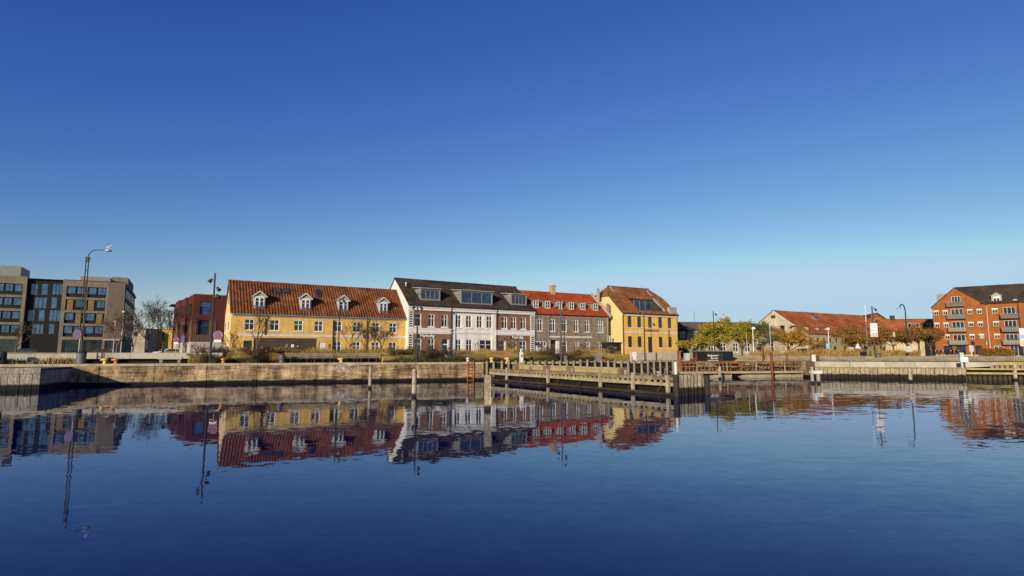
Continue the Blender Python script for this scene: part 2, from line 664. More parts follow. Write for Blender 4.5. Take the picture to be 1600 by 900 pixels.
leaf_or = M_leaf('orange_leaves', [(0.10, 0.055, 0.012), (0.24, 0.125, 0.022), (0.34, 0.21, 0.04)])
leaf_br = M_leaf('brown_leaves', [(0.10, 0.05, 0.018), (0.22, 0.10, 0.028), (0.30, 0.17, 0.04)])
grass_dry = M_leaf('dry_grass', [(0.09, 0.07, 0.022), (0.22, 0.145, 0.04), (0.36, 0.235, 0.085), (0.46, 0.33, 0.15)], 0.9)
grass_gold = M_leaf('golden_grass', [(0.18, 0.11, 0.03), (0.36, 0.22, 0.06), (0.46, 0.31, 0.11)], 0.9)
bush_mat = M_leaf('dark_bush_leaves', [(0.02, 0.026, 0.008), (0.055, 0.06, 0.018), (0.16, 0.13, 0.035)], 1.5)
asphalt = M('asphalt', (0.05, 0.05, 0.05), 0.9, 0.2, 0.5, 20, 0.2, world=True)
paving = M('paving', (0.21, 0.18, 0.145), 0.9, 0.2, 0.5, 9, 0.2, world=True)
earth = M('ground_earth', (0.14, 0.115, 0.075), 0.95, 0.3, 0.2, 5, 0.2, world=True)
car_white = M('car_white', (0.70, 0.70, 0.70), 0.25, 0.03, spec=0.5, bump=0)
rubber = M('rubber', (0.02, 0.02, 0.02), 0.8, 0.1)
blue_door = M('grey_blue_door', (0.16, 0.17, 0.23), 0.6, 0.1)

# water: mirror-like harbour basin; gentle wavelets, stronger where the breeze reaches it
wm, N, L, P = nodes_of('harbour_water')
ge = N.new('ShaderNodeNewGeometry')


def wav(scale, sx, sy, rot, detail=2.0):
    mp = N.new('ShaderNodeMapping')
    mp.inputs['Scale'].default_value = (sx, sy, 1)
    mp.inputs['Rotation'].default_value = (0, 0, rot)
    L.new(ge.outputs['Position'], mp.inputs['Vector'])
    t = N.new('ShaderNodeTexNoise')
    t.inputs['Scale'].default_value = scale
    t.inputs['Detail'].default_value = detail
    t.inputs['Roughness'].default_value = 0.55
    L.new(mp.outputs[0], t.inputs['Vector'])
    s = N.new('ShaderNodeVectorMath')
    s.operation = 'SUBTRACT'
    L.new(t.outputs['Color'], s.inputs[0])
    s.inputs[1].default_value = (0.5, 0.5, 0.5)
    return s


w1 = wav(1.9, 0.45, 1.25, 0.15)
w2 = wav(4.5, 0.8, 1.2, -0.2, 3)
w3 = wav(0.16, 0.7, 1.6, 0.25, 2)
mask = N.new('ShaderNodeTexNoise')
mask.inputs['Scale'].default_value = 0.045
mask.inputs['Detail'].default_value = 3
L.new(ge.outputs['Position'], mask.inputs['Vector'])
sx = N.new('ShaderNodeSeparateXYZ')
L.new(ge.outputs['Position'], sx.inputs[0])
mra = N.new('ShaderNodeMapRange')
mra.inputs['From Min'].default_value = -2
mra.inputs['From Max'].default_value = 22
mra.inputs['To Min'].default_value = 0.0
mra.inputs['To Max'].default_value = 1.0
L.new(sx.outputs[0], mra.inputs['Value'])
mm = N.new('ShaderNodeMath')
mm.operation = 'MULTIPLY_ADD'
L.new(mra.outputs[0], mm.inputs[0])
L.new(mask.outputs['Fac'], mm.inputs[1])
mm.inputs[2].default_value = 0.16


def scl(v, k, by=None):
    s = N.new('ShaderNodeVectorMath')
    s.operation = 'SCALE'
    L.new(v.outputs[0], s.inputs[0])
    s.inputs['Scale'].default_value = k
    if by is not None:
        q = N.new('ShaderNodeMath')
        q.operation = 'MULTIPLY'
        L.new(by.outputs[0], q.inputs[0])
        q.inputs[1].default_value = k
        L.new(q.outputs[0], s.inputs['Scale'])
    return s


def vadd(a, b):
    s = N.new('ShaderNodeVectorMath')
    s.operation = 'ADD'
    L.new(a.outputs[0], s.inputs[0])
    L.new(b.outputs[0], s.inputs[1])
    return s


# breeze close to the near side: short steep wavelets
w4 = wav(5.5, 0.75, 1.2, 0.1, 3)
mry = N.new('ShaderNodeMapRange')
mry.interpolation_type = 'SMOOTHSTEP'
mry.inputs['From Min'].default_value = 17.0
mry.inputs['From Max'].default_value = 7.0
L.new(sx.outputs[1], mry.inputs['Value'])
mrx = N.new('ShaderNodeMapRange')
mrx.interpolation_type = 'SMOOTHSTEP'
mrx.inputs['From Min'].default_value = 2.0
mrx.inputs['From Max'].default_value = 13.0
mrx.inputs['To Max'].default_value = 9.0
L.new(sx.outputs[0], mrx.inputs['Value'])
ysh = N.new('ShaderNodeMath')
ysh.operation = 'SUBTRACT'
L.new(sx.outputs[1], ysh.inputs[0])
L.new(mrx.outputs[0], ysh.inputs[1])
L.new(ysh.outputs[0], mry.inputs['Value'])
tot = vadd(scl(w4, 0.02, mry), vadd(vadd(scl(w1, 0.080, mm), scl(w2, 0.021)), scl(w3, 0.012)))
fl = N.new('ShaderNodeVectorMath')
fl.operation = 'MULTIPLY'
L.new(tot.outputs[0], fl.inputs[0])
fl.inputs[1].default_value = (1, 1, 0)
up = N.new('ShaderNodeVectorMath')
up.operation = 'ADD'
L.new(fl.outputs[0], up.inputs[0])
up.inputs[1].default_value = (0, 0, 1)
nz = N.new('ShaderNodeVectorMath')
nz.operation = 'NORMALIZE'
L.new(up.outputs[0], nz.inputs[0])
N.remove(P)
fres = N.new('ShaderNodeFresnel')
fres.inputs['IOR'].default_value = 1.44
L.new(nz.outputs[0], fres.inputs['Normal'])
body = N.new('ShaderNodeBsdfDiffuse')
body.inputs['Color'].default_value = (0.001, 0.004, 0.050, 1)
gls = N.new('ShaderNodeBsdfGlossy')
gls.inputs['Color'].default_value = (0.79, 0.86, 1.0, 1)
gls.inputs['Roughness'].default_value = 0.015
L.new(nz.outputs[0], gls.inputs['Normal'])
wmix = N.new('ShaderNodeMixShader')
L.new(fres.outputs[0], wmix.inputs[0])
L.new(body.outputs[0], wmix.inputs[1])
L.new(gls.outputs[0], wmix.inputs[2])
L.new(wmix.outputs[0], N['Material Output'].inputs['Surface'])

# ------------------------------------------------------------------ water, ground, quays
struct(MB().poly([(-700, -400, 0), (700, -400, 0), (700, 75, 0), (-700, 75, 0)]).build('water', wm))

QS = 0.30                                      # left quay line  y = 49 + 0.30 x
QD = Vector((1, QS, 0)).normalized()
QN = Vector((-QD.y, QD.x, 0))
QA = math.atan(QS)


def qpt(x, off=0.0, z=GZ):
    p = Vector((x, 49 + QS * x, z)) + QN * off
    return p


def qpx(px, off=0.0, py=566):
    """point on the promenade, `off` metres behind the left quay edge, seen at pixel column px"""
    o = QN * off
    p = on_line(px, py, o.x, 49 + o.y, QS)
    p.z = GZ
    return p


CX = 16.0
shore = [(-4000, -1151), (-300, -41), (CX, 49 + QS * CX), (CX + 0.6, 61.5), (27.2, 60.5), (27.8, 52.7), (38.56, 49.55), (150, 17.2), (4000, -1100)]
g = MB()
for (x0, y0), (x1, y1) in zip(shore[:-1], shore[1:]):
    g.poly([(x0, y0, GZ), (x1, y1, GZ), (x1, 6000, GZ), (x0, 6000, GZ)])
struct(g.build('ground', earth))

# left quay: wall in cast sections with open joints, a coping of light stone on top
qw = MB().box(-50, 50, 0.42, 0.9, -1.5, GZ - 0.01).build('quay_wall', quay_mat)
qw.location = qpt(-3.0, 0, 0)
qw.rotation_euler = (0, 0, QA)
struct(qw)
rng = random.Random(4)
xx = -48.0
while xx < 19.6:
    ln = rng.choice((2.6, 3.1, 3.4, 4.2))
    x1 = min(xx + ln, 19.7)
    d = rng.uniform(-0.025, 0.02)
    MB().box(xx + 0.02, x1 - 0.02, 0.0 + d, 0.44, -1.4, GZ - 0.16).build('wall_section', quay_mat, qw)
    MB().box(xx + 0.012, x1 - 0.012, -0.05 + d * 0.5, 0.5, GZ - 0.155, GZ + 0.006 + rng.uniform(0, 0.012)).build('coping_stone', M('coping', (0.36, 0.29, 0.2), 0.9, 0.35, 1.5, 9, 0.3, world=True), qw)
    xx = x1
# the rest of the quay round the corner (behind the floating restaurant)
s = MB()
for (x0, y0), (x1, y1) in zip(shore[2:6], shore[3:7]):
    if (x0, y0) == shore[5]:
        continue
    s.poly([(x0, y0, -1.5), (x1, y1, -1.5), (x1, y1, GZ - 0.003), (x0, y0, GZ - 0.003)])
struct(s.build('quay_wall', quay_mat))
# white graffiti on the left quay
gp = qpx(538, 0, 580)
gr = MB()
rng = random.Random(77)
for k in range(34):
    x, z = rng.gauss(.55, .33), rng.gauss(.34, .17)
    if k > 28:
        x, z = 1.25 + rng.random() * .35, .45 + rng.random() * .15
    q, ln, wd_ = rng.uniform(-1.2, 1.9), rng.uniform(.08, .26), rng.uniform(.018, .045)
    dx, dz = math.cos(q) * ln, math.sin(q) * ln
    nx, nz_ = -math.sin(q) * wd_, math.cos(q) * wd_
    y = -.0006 * k
    gr.poly([(x - dx, y, z - dz), (x + nx, y, z + nz_), (x + dx, y, z + dz), (x - nx, y, z - nz_)])
go = gr.build('graffiti_tag', M('graffiti_white', (0.44, 0.43, 0.41), 0.8, 0.4, 5, 25))
go.location = Vector((gp.x, gp.y, 0.78)) - QN * 0.035 - QD * 0.75
go.rotation_euler = (0, 0, QA)
tag(go, 'white spray paint graffiti tag on the stone quay wall', 'graffiti')

# planked jetty at the far left
jx = -29.3
jc = Vector((jx, 35.75, 0))
jt = thing('planked_jetty', 'grey planked jetty block jutting from the quay at the left edge', 'jetty', jc, QA)
MB().box(-14, -0.12, 0.1, 4.4, -1.2, 1.26).build('core', M_tide('jetty_core', (.05, .045, .035), (.09, .08, .06), (.01, .009, .007), .5, .1), jt)
rng = random.Random(9)
pm = {}
u = -14.0
while u < -0.05:
    w = rng.choice((.28, .3, .34))
    w = min(w, -u)
    dz = rng.uniform(-.03, .03)
    k = rng.uniform(-.012, .012)
    MB().prism([(u + .012, .0 + dz, -1.2), (u + w - .012, .0 + dz, -1.2), (u + w - .012 + k, dz - .01, .98 + dz * .5), (u + .012 + k, dz - .01, .98 + dz * .5)], (0, .09, 0)).build('plank', jetty_mat, jt)
    u += w
u = -14.0
while u < -0.1:
    w = rng.uniform(.55, .75)
    w = min(w, -u)
    MB().box(u + .01, u + w - .01, -.02 + rng.uniform(-.02, .02), .5, 1.0, 1.36 + rng.uniform(-.015, .015)).build('capping_board', jetty_mat, jt)
    u += w
for i in range(13):
    MB().box(-.1, -.01, .12 + i * .33, .12 + i * .33 + .315, -1.2, 1.2).build('plank', jetty_mat, jt)
MB().box(-13.9, -.05, .52, 4.4, 1.27, 1.33).build('deck', timber, jt)

# right quay: concrete upper wall over a timber sheet wall
rq0, rq1 = Vector((27.8, 52.7, 0)), Vector((38.9, 49.45, 0))
ra = math.atan2(rq1.y - rq0.y, rq1.x - rq0.x)
rl = (rq1 - rq0).length
rw = MB().box(0, rl + 60, .35, .8, -1.5, GZ - .006).build('quay_wall', concrete_l)
rw.location = rq0
rw.rotation_euler = (0, 0, ra)
struct(rw)
u = 0
rng = random.Random(2)
while u < rl:
    w = min(rng.uniform(2.2, 2.9), rl - u)
    MB().box(u + .015, u + w - .015, .06, .36, 1.0, GZ + .004).build('wall_section', concrete_l, rw)
    u += w
pme = MB().box(0, .30, 0, .18, -1.4, 1.0).mesh('plank')
pme.materials.append(sheet_mat)
u = 0
while u < rl:
    o = link('plank', pme, None, rw)
    o.location = (u + .015, rng.uniform(-.05, .02), rng.uniform(-.03, .01))
    u += .335
MB().box(0, rl, -.09, .02, .93, 1.03).build('waling_beam', concrete, rw)

# fendered berth at the right edge
fb = thing('timber_fender_berth', 'yellowish timber fender rails over dark recess at the right edge', 'fender', rq1, ra)
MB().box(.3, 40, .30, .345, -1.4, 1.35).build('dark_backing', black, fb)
MB().prism([(1.6, -.1, 1.24), (40, -.1, 1.24), (40, -.1, 1.5), (2.6, -.1, 1.5)], (0, .44, 0)).build('cap_beam', timber_y, fb)
MB().prism([(.1, -.12, 1.02), (1.9, -.12, 1.13), (2.6, -.12, 1.49), (.1, -.12, 1.49)], (0, .42, 0)).build('concrete_end', concrete_l, fb)
MB().box(.1, 40, -.16, .02, .84, .98).build('rail', timber_y, fb)
MB().box(.1, 40, -.2, .0, .47, .63).build('rail', timber_y, fb)
bm = MB().box(0, .24, .0, .28, .98, 1.24).mesh('spacer_block')
bm.materials.append(M('pinkish_block', (.30, .20, .16), .9, .25, 4))
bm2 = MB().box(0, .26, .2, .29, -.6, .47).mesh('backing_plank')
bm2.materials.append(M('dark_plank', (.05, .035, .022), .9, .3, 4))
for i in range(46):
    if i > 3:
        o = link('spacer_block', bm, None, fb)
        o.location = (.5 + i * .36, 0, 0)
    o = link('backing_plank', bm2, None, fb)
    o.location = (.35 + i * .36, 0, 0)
for u in (3.4, 7.4, 11.4):
    MB().box(u, u + .22, -.28, -.02, -1.2, 1.3).build('post', pile_mat, fb)

# ------------------------------------------------------------------ generic building pieces
def clip_poly(pts, planes):
    for (a, b, c) in planes:                    # keep a*x+b*z<=c
        out = []
        n = len(pts)
        for i in range(n):
            p, q = pts[i], pts[(i + 1) % n]
            dp, dq = a * p[0] + b * p[1] - c, a * q[0] + b * q[1] - c
            if dp <= 0:
                out.append(p)
            if dp * dq < 0:
                t = dp / (dp - dq)
                out.append((p[0] + (q[0] - p[0]) * t, p[1] + (q[1] - p[1]) * t))
        pts = out
        if len(pts) < 3:
            return []
    return pts


def wall(name, mat, parent, u0, u1, z0, z1, holes, y=0.0, reveal=0.2, planes=()):
    """wall in the plane local y with real openings and reveals"""
    us = sorted({u0, u1, *[h[0] for h in holes], *[h[1] for h in holes]})
    zs = sorted({z0, z1, *[h[2] for h in holes], *[h[3] for h in holes]})
    us = [u for u in us if u0 <= u <= u1]
    zs = [z for z in zs if z0 <= z <= z1]
    m = MB()
    for a, b in zip(us[:-1], us[1:]):
        for c, d in zip(zs[:-1], zs[1:]):
            mu, mz = (a + b) / 2, (c + d) / 2
            if any(h[0] < mu < h[1] and h[2] < mz < h[3] for h in holes):
                continue
            p = clip_poly([(a, c), (b, c), (b, d), (a, d)], planes)
            if p:
                m.poly([(q[0], y, q[1]) for q in p])
    for h in holes:
        a, b, c, d = h[:4]
        c = max(c, z0)
        y2 = y + reveal
        m.add([(a, y, c), (b, y, c), (b, y, d), (a, y, d), (a, y2, c), (b, y2, c), (b, y2, d), (a, y2, d)],
              [(0, 1, 5, 4), (1, 2, 6, 5), (2, 3, 7, 6), (3, 0, 4, 7)])
    return m.build(name, mat, parent)


def window(parent, u0, u1, z0, z1, cols=2, transom=(0.62,), fm=None, gm=None, y=0.1, fr=0.08, bar=0.07, sill=True, name='window', sillmat=None, glaze_back=0.04):
    fm = fm or white
    gm = gm or glass
    m = MB()
    t = 0.06
    m.box(u0, u0 + fr, y - t, y + t, z0, z1)
    m.box(u1 - fr, u1, y - t, y + t, z0, z1)
    m.box(u0 + fr, u1 - fr, y - t, y + t, z1 - fr, z1)
    m.box(u0 + fr, u1 - fr, y - t, y + t, z0, z0 + fr)
    for i in range(1, cols):
        uc = u0 + (u1 - u0) * i / cols
        m.box(uc - bar / 2, uc + bar / 2, y - t * .8, y + t * .8, z0 + fr, z1 - fr)
    for q in transom:
        zc = z0 + (z1 - z0) * q
        m.box(u0 + fr, u1 - fr, y - t * .9, y + t * .7, zc - bar / 2, zc + bar / 2)
    w = m.build(name, fm, parent)
    MB().box(u0 + .02, u1 - .02, y + glaze_back - .02, y + glaze_back + .03, z0 + .02, z1 - .02).build('pane', gm, w)
    if sill:
        MB().box(u0 - .06, u1 + .06, -.07, y - .02, z0 - .075, z0 - .002).build('sill', sillmat or fm, w)
    return w


def tiles(name, mat, parent, x0, x1, pe, pr, colw=0.3, rowh=0.36, amp=0.035, lo=None, hi=None, t0=0.0, t1=1.0, flip=False):
    """pantiled slope: eave point pe=(y,z), ridge point pr=(y,z), real waves and stepped courses"""
    pe, pr = np.array(pe, float), np.array(pr, float)
    ln = np.linalg.norm(pr - pe) * (t1 - t0)
    rows = max(1, int(round(ln / rowh)))
    nc = max(1, int(round((x1 - x0) / colw)))
    per = 6
    prof = np.array([0.0, 0.55, 1.0, 0.75, 0.2, -0.1]) * amp
    xs = np.linspace(x0, x1, nc * per + 1)
    hh = np.concatenate([np.tile(prof, nc), [0.0]])
    d = (pr - pe) / np.linalg.norm(pr - pe)
    nrm = np.array([-d[1], d[0]])
    if nrm[1] < 0:
        nrm = -nrm
    V, Fs = [], []
    k = 0
    nx = len(xs)
    for r in range(rows):
        for e, lift in ((0, 0.035), (1, 0.0)):
            t = t0 + (t1 - t0) * (r + e) / rows
            c = pe + (pr - pe) * t
            a = lo(t) if lo else x0
            b = hi(t) if hi else x1
            xc = np.clip(xs, a, b)
            yy = c[0] + nrm[0] * (hh + lift)
            q_ = (xc - x0) / (x1 - x0)
            zz = c[1] + nrm[1] * (hh + lift) - t * (.05 * np.sin(np.pi * q_) + .02 * np.sin(q_ * 17 + x1) + .015 * np.sin(q_ * 41 + t * 5))
            V.append(np.stack([xc, yy, zz], 1))
        i = np.arange(nx - 1)
        Fs.append(np.stack([k + i, k + i + 1, k + nx + i + 1, k + nx + i], 1))
        if r:
            Fs.append(np.stack([k - nx + i, k - nx + i + 1, k + i + 1, k + i], 1))
        k += 2 * nx
    return mesh_np(name, np.concatenate(V), np.concatenate(Fs), mat, parent)


class Bld:
    def __init__(s, name, label, cat, px, py, Y, ang, group=None, origin=None):
        o = origin if origin is not None else at(px, py, Y)
        s.o = Vector((o[0], o[1], GZ))
        s.a = R_(ang)
        s.t = thing(name, label, cat, s.o, s.a, group)

    def uz(s, px, py, v=0.0):
        r = ray(px, py)
        c, n = math.cos(s.a), math.sin(s.a)
        ox, oy = s.o.x - n * v, s.o.y + c * v
        k = (-n * ox + c * oy) / (-n * r.x + c * r.y)
        x, y = k * r.x - ox, k * r.y - oy
        return x * c + y * n, EYE + k * r.z - GZ

    def rect(s, x0, y0, x1, y1, v=0.0):
        '''facade rectangle (u0,u1,z0,z1) covering a pixel rectangle'''
        a, z1 = s.uz(x0, y0, v)
        b, z0 = s.uz(x1, y1, v)
        return a, b, z0, z1

    def w(s, u, v, z=0):
        return Vector((s.o.x + u * math.cos(s.a) - v * math.sin(s.a), s.o.y + u * math.sin(s.a) + v * math.cos(s.a), GZ + z))


def text_mesh(parent, txt, mat, u, z, y, height, width=None, depth=0.03, name='lettering', bold=0.0):
    cu = bpy.data.curves.new(name, 'FONT')
    cu.body = txt
    cu.size = 1.0
    cu.extrude = depth
    cu.offset = bold
    cu.resolution_u = 2
    to = bpy.data.objects.new('tmp', cu)
    COL.objects.link(to)
    bpy.context.view_layer.update()
    me = bpy.data.meshes.new_from_object(to.evaluated_get(bpy.context.evaluated_depsgraph_get()))
    bpy.data.objects.remove(to)
    me.materials.clear()
    me.materials.append(mat)
    xs = [v.co.x for v in me.vertices]
    w = max(xs) - min(xs)
    sx = (width / w) if width else height
    for v in me.vertices:
        x, yy, zz = v.co
        v.co = (u + (x - min(xs)) * sx, y - zz, z + yy * height)
    me.name = name
    o = bpy.data.objects.new(name, me)
    COL.objects.link(o)
    o.parent = parent
    return o


def pipe(parent, pts, r=0.05, mat=None, name='downpipe'):
    return MB().path(pts, r, 6).build(name, mat or zinc, parent)


# ------------------------------------------------------------------ yellow house with red pantiles
A = Bld('yellow_house', 'long yellow two-storey house with red pantile roof and four white dormers', 'house', 361, 500, 66, 31.5)
T = A.t
LA, EA, VA, RZ = 21.4, 5.35, 7.6, 9.55
RV = VA / 2
win_u = [1.98, 4.75, 7.5, 9.9, 12.25, 14.7, 17.2, 19.55]
holes = [(u - .52, u + .52, 3.42, 4.75) for u in win_u]
low_u = [12.25, 14.7, 17.2, 19.55]
holes += [(u - .52, u + .52, .75, 2.2) for u in low_u]
holes += [(2.55, 9.75, 0, 2.55), (10.0, 10.85, 0, 2.1), (1.45, 2.35, 0.1, 2.2)]
wall('facade', yellow_wall, T, 0, LA, 0, EA, holes, 0, .25)
rz = (RZ - EA) / RV
MB().poly([(0, 0, 0), (0, 0, EA), (0, RV, RZ - .05), (0, VA, EA), (0, VA, 0)]).build('gable_wall', yellow_pale, T)
MB().poly([(LA, 0, 0), (LA, VA, 0), (LA, VA, EA), (LA, RV, RZ - .05), (LA, 0, EA)]).build('gable_wall', yellow_pale, T)
MB().poly([(LA, VA, 0), (0, VA, 0), (0, VA, EA), (LA, VA, EA)]).build('rear_wall', yellow_wall, T)
for (u0, z0, z1) in ((RV - 2.0, 3.4, 4.6), (RV + 1.2, 3.4, 4.6), (RV - .5, 6.6, 7.7)):
    wd = MB().box(-.05, .04, u0, u0 + .8, z0, z1).build('window', white, T)
    MB().box(-.07, -.04, u0 + .1, u0 + .7, z0 + .1, z1 - .1).build('pane', glass, wd)
roofA = tiles('roof', roof_red, T, -.18, LA + .1, (-.3, EA - .05), (RV, RZ), .34, .38, .12)
tiles('rear_roof', roof_red, T, -.18, LA + .1, (VA + .3, EA - .05), (RV, RZ), .31, .38, .05)
MB().tube((-.2, RV, RZ + .02), (LA + .12, RV, RZ + .02), .13, n=8).build('ridge_tiles', roof_red, roofA)
MB().box(-.05, LA + .02, -.12, -.002, EA - .28, EA - .04).build('cornice', white, T)
MB().box(-.1, LA, -.4, -.27, EA - .13, EA - .02).build('gutter', zinc, T)
MB().box(.9, LA, -.05, -.002, 2.72, 3.0).build('band', band_white, T)
MB().box(.0, LA, -.04, -.002, 0, .32).build('plinth', M('plinth', (.12, .10, .08), .9, .2), T)
for i, u in enumerate(win_u):
    window(T, u - .52, u + .52, 3.42, 4.75, 2, (.6,))
for u in low_u:
    window(T, u - .52, u + .52, .75, 2.2, 2, (.62,))
window(T, 1.45, 2.35, .1, 2.2, 1, (.35, .66), fm=dark_metal, sill=False, name='glazed_door')
# timber-clad recessed front of the ground floor
cl = MB()
cl.box(2.55, 9.75, .2, .28, 0, 2.55).build('recess_backing', black, T)
for i in range(14):
    MB().box(2.56, 9.74, .10 + (i % 2) * .015, .2, i * .182, i * .182 + .168).build('cladding_board', M('dark_cladding', (.075, .052, .036), .85, .35, 1.5, 25, .2, stretch=(.4, 1, 3)), T)
for (u, z, s, mt) in ((6.1, 1.5, .3, grey_metal), (6.75, 1.45, .32, white), (7.45, 1.5, .12, white), (3.4, 1.3, .2, grey_metal)):
    MB().box(u, u + s, .03, .1, z, z + s * 1.1).build('wall_box', mt, T)
dr = MB().box(10.03, 10.82, .09, .15, .02, 2.07).build('door', white, T)
MB().box(10.68, 10.72, .03, .09, 1.0, 1.15).build('handle', grey_metal, dr)
MB().box(11.15, 11.4, -.06, -.002, 1.25, 1.9).build('notice_board', M('notice', (.30, .10, .03), .8, .4, 8), T)
for (u, zt) in ((3.7, EA - .1), (16.0, EA - .1)):
    pipe(T, [(u, -.33, zt), (u, -.12, zt - .45), (u, -.12, 2.9 if u < 5 else .1)], .06, dark_metal)
MB().box(11.62, 11.76, -.14, -.03, .1, 4.9).build('timber_post', timber_d, T)


def gabled_dormer(u, w=1.25, z0=5.55, zt=7.5, zp=8.15, v0=.42):
    sl = RV / (RZ - EA)

    def vroof(z):
        return (z - EA) * sl - .1
    m = MB()
    a, b = u - w / 2, u + w / 2
    for x in (a, b - .1):
        m.prism([(x, v0, z0 - .2), (x, v0, zt), (x, vroof(zt) + .25, zt)], (.1, 0, 0))
    m.poly([(a, v0 - .01, zt), (b, v0 - .01, zt), (u, v0 - .01, zp - .12)])
    d = m.build('dormer', M('dormer_cheek', (.40, .39, .36), .7, .15, 3), T)
    r = MB()
    for s in (-1, 1):
        e = u + s * (w / 2 + .2)
        r.prism([(u, v0 - .2, zp), (e, v0 - .2, zt - .02), (e, vroof(zt) + .2, zt - .02), (u, vroof(zp) + .3, zp)], (0, 0, .07))
    r.build('dormer_roof', zinc, d)
    fm = MB()
    for s in (-1, 1):
        e = u + s * (w / 2 + .22)
        fm.prism([(u, v0 - .22, zp + .04), (e, v0 - .22, zt - .02), (e, v0 - .22, zt - .12), (u, v0 - .22, zp - .08)], (0, .06, 0))
    fm.box(a - .08, b + .08, v0 - .08, v0, zt - .12, zt + .0)
    fm.build('bargeboard', white, d)
    g2 = MB()
    y = v0
    g2.box(a + .1, a + .19, y - .05, y + .05, z0, zt - .12)
    g2.box(b - .19, b - .1, y - .05, y + .05, z0, zt - .12)
    g2.box(u - .08, u + .08, y - .05, y + .05, z0, zt - .12)
    g2.box(a + .1, b - .1, y - .045, y + .045, zt - .22, zt - .12)
    for q in (.38, .7):
        g2.box(a + .1, b - .1, y - .03, y + .03, z0 + (zt - z0) * q - .025, z0 + (zt - z0) * q + .025)
    g2.build('window', white, d)
    MB().box(a + .1, b - .1, y + .02, y + .06, z0, zt - .12).build('pane', glass, d)
    rl_ = MB()
    for i in range(11):
        x = a + .02 + (w - .04) * i / 10
        rl_.box(x - .012, x + .012, y - .2, y - .17, z0 - .02, z0 + .8)
    rl_.box(a - .02, b + .02, y - .215, y - .155, z0 + .78, z0 + .83)
    rl_.box(a - .02, b + .02, y - .215, y - .155, z0 - .04, z0 + .01)
    rl_.box(a - .02, a + .02, y - .2, y, z0 + .78, z0 + .82)
    rl_.box(b - .02, b + .02, y - .2, y, z0 + .78, z0 + .82)
    rl_.build('railing', grey_metal, d)


for u in (3.0, 8.3, 13.0, 18.3):
    gabled_dormer(u)


def skylight(parent, u, t, pe, pr, w=.7, h=1.0, mat=None):
    pe, pr = Vector((0, *pe)), Vector((0, *pr))
    d = (pr - pe).normalized()
    n = Vector((0, -d.z, d.y))
    c = pe + (pr - pe) * t + n * .07
    m = MB()
    p = [c + Vector((u - w / 2, 0, 0)), c + Vector((u + w / 2, 0, 0)), c + Vector((u + w / 2, 0, 0)) + d * h, c + Vector((u - w / 2, 0, 0)) + d * h]
    m.prism(p, n * .1)
    o = m.build('skylight', mat or dark_metal, parent)
    q = [c + n * .11 + Vector((u - w / 2 + .09, 0, 0)) + d * .09, c + n * .11 + Vector((u + w / 2 - .09, 0, 0)) + d * .09,
         c + n * .11 + Vector((u + w / 2 - .09, 0, 0)) + d * (h - .09), c + n * .11 + Vector((u - w / 2 + .09, 0, 0)) + d * (h - .09)]
    MB().poly(q).build('pane', glass_dorm, o)


for u in (5.35, 6.35):
    skylight(T, u, .66, (-.3, EA - .05), (RV, RZ), .75, .95)
skylight(T, 10.3, .6, (-.3, EA - .05), (RV, RZ), .62, 1.5)

# ------------------------------------------------------------------ white and brick house with black roof
B = Bld('white_and_brick_house', 'white centred brick house with black tiled roof and three wide box dormers', 'house', 637.8, 500, 76.5, 32.5)
T = B.t
LB, EB, VB, RB = 20.6, 7.2, 10.4, 11.35
RVb = VB / 2
s1, s2 = 6.5, 13.75
sec = [(0, s1, brick_brown), (s1, s2, white_wall), (s2, LB, brick_brown)]
up_u = [1.42, 3.4, 5.4, 7.65, 9.35, 11.1, 12.75, 15.25, 16.85, 18.6]
hol_u = [(u - .46, u + .46, 4.35, 6.1) for u in up_u]
lo = [(1.0, 1.95, .85, 2.7), (2.95, 3.9, .85, 2.7), (7.25, 8.15, .85, 2.65), (8.95, 9.9, .85, 2.65), (11.15, 13.15, .7, 2.65), (16.3, 17.35, .7, 2.55), (17.95, 19.1, .7, 2.55)]
doors = [(5.0, 6.05, 0, 2.65), (14.2, 15.3, 0, 2.5)]
for (a, b, mt) in sec:
    y = .0 if mt is brick_brown else .22
    hs_ = [h for h in hol_u + lo + doors if a < (h[0] + h[1]) / 2 < b]
    wall('facade', mt, T, a, b, 0, EB, hs_, y, .24)
for x in (s1, s2):
    MB().poly([(x, 0, 0), (x, .22, 0), (x, .22, EB), (x, 0, EB)]).build('return_wall', white_wall, T)
for h in hol_u:
    y0 = .22 if s1 < h[0] < s2 else 0
    wdw = window(T, *h, 2, (.64,), y=y0 + .12, sill=False)
    MB().box(h[0] - .1, h[1] + .1, y0 - .08, y0 + .06, h[2] - .18, h[2] - .003).build('sill', white, wdw)
for h in lo:
    y0 = .22 if s1 < h[0] < s2 else 0
    window(T, *h, 2, (.6,) if h[1] - h[0] < 1.2 else (.63,), y=y0 + .12, sill=False)
for k, h in enumerate(doors):
    d = MB().box(h[0] + .05, h[1] - .05, .14, .2, .05, 2.0).build('door', white if k == 0 else blue_door, T)
    MB().box(h[0] + .2, h[1] - .2, .12, .139, 1.0, 1.85).build('pane', glass, d)
    MB().box(h[0] + .05, h[1] - .05, .1, .2, 2.05, h[3] - .05).build('fanlight', glass, d)
MB().box(5.9, 6.15, -.05, .1, .1, 2.6).build('door_jamb', white, T)
MB().box(15.2, 15.45, -.05, .1, .1, 2.45).build('door_jamb', white, T)
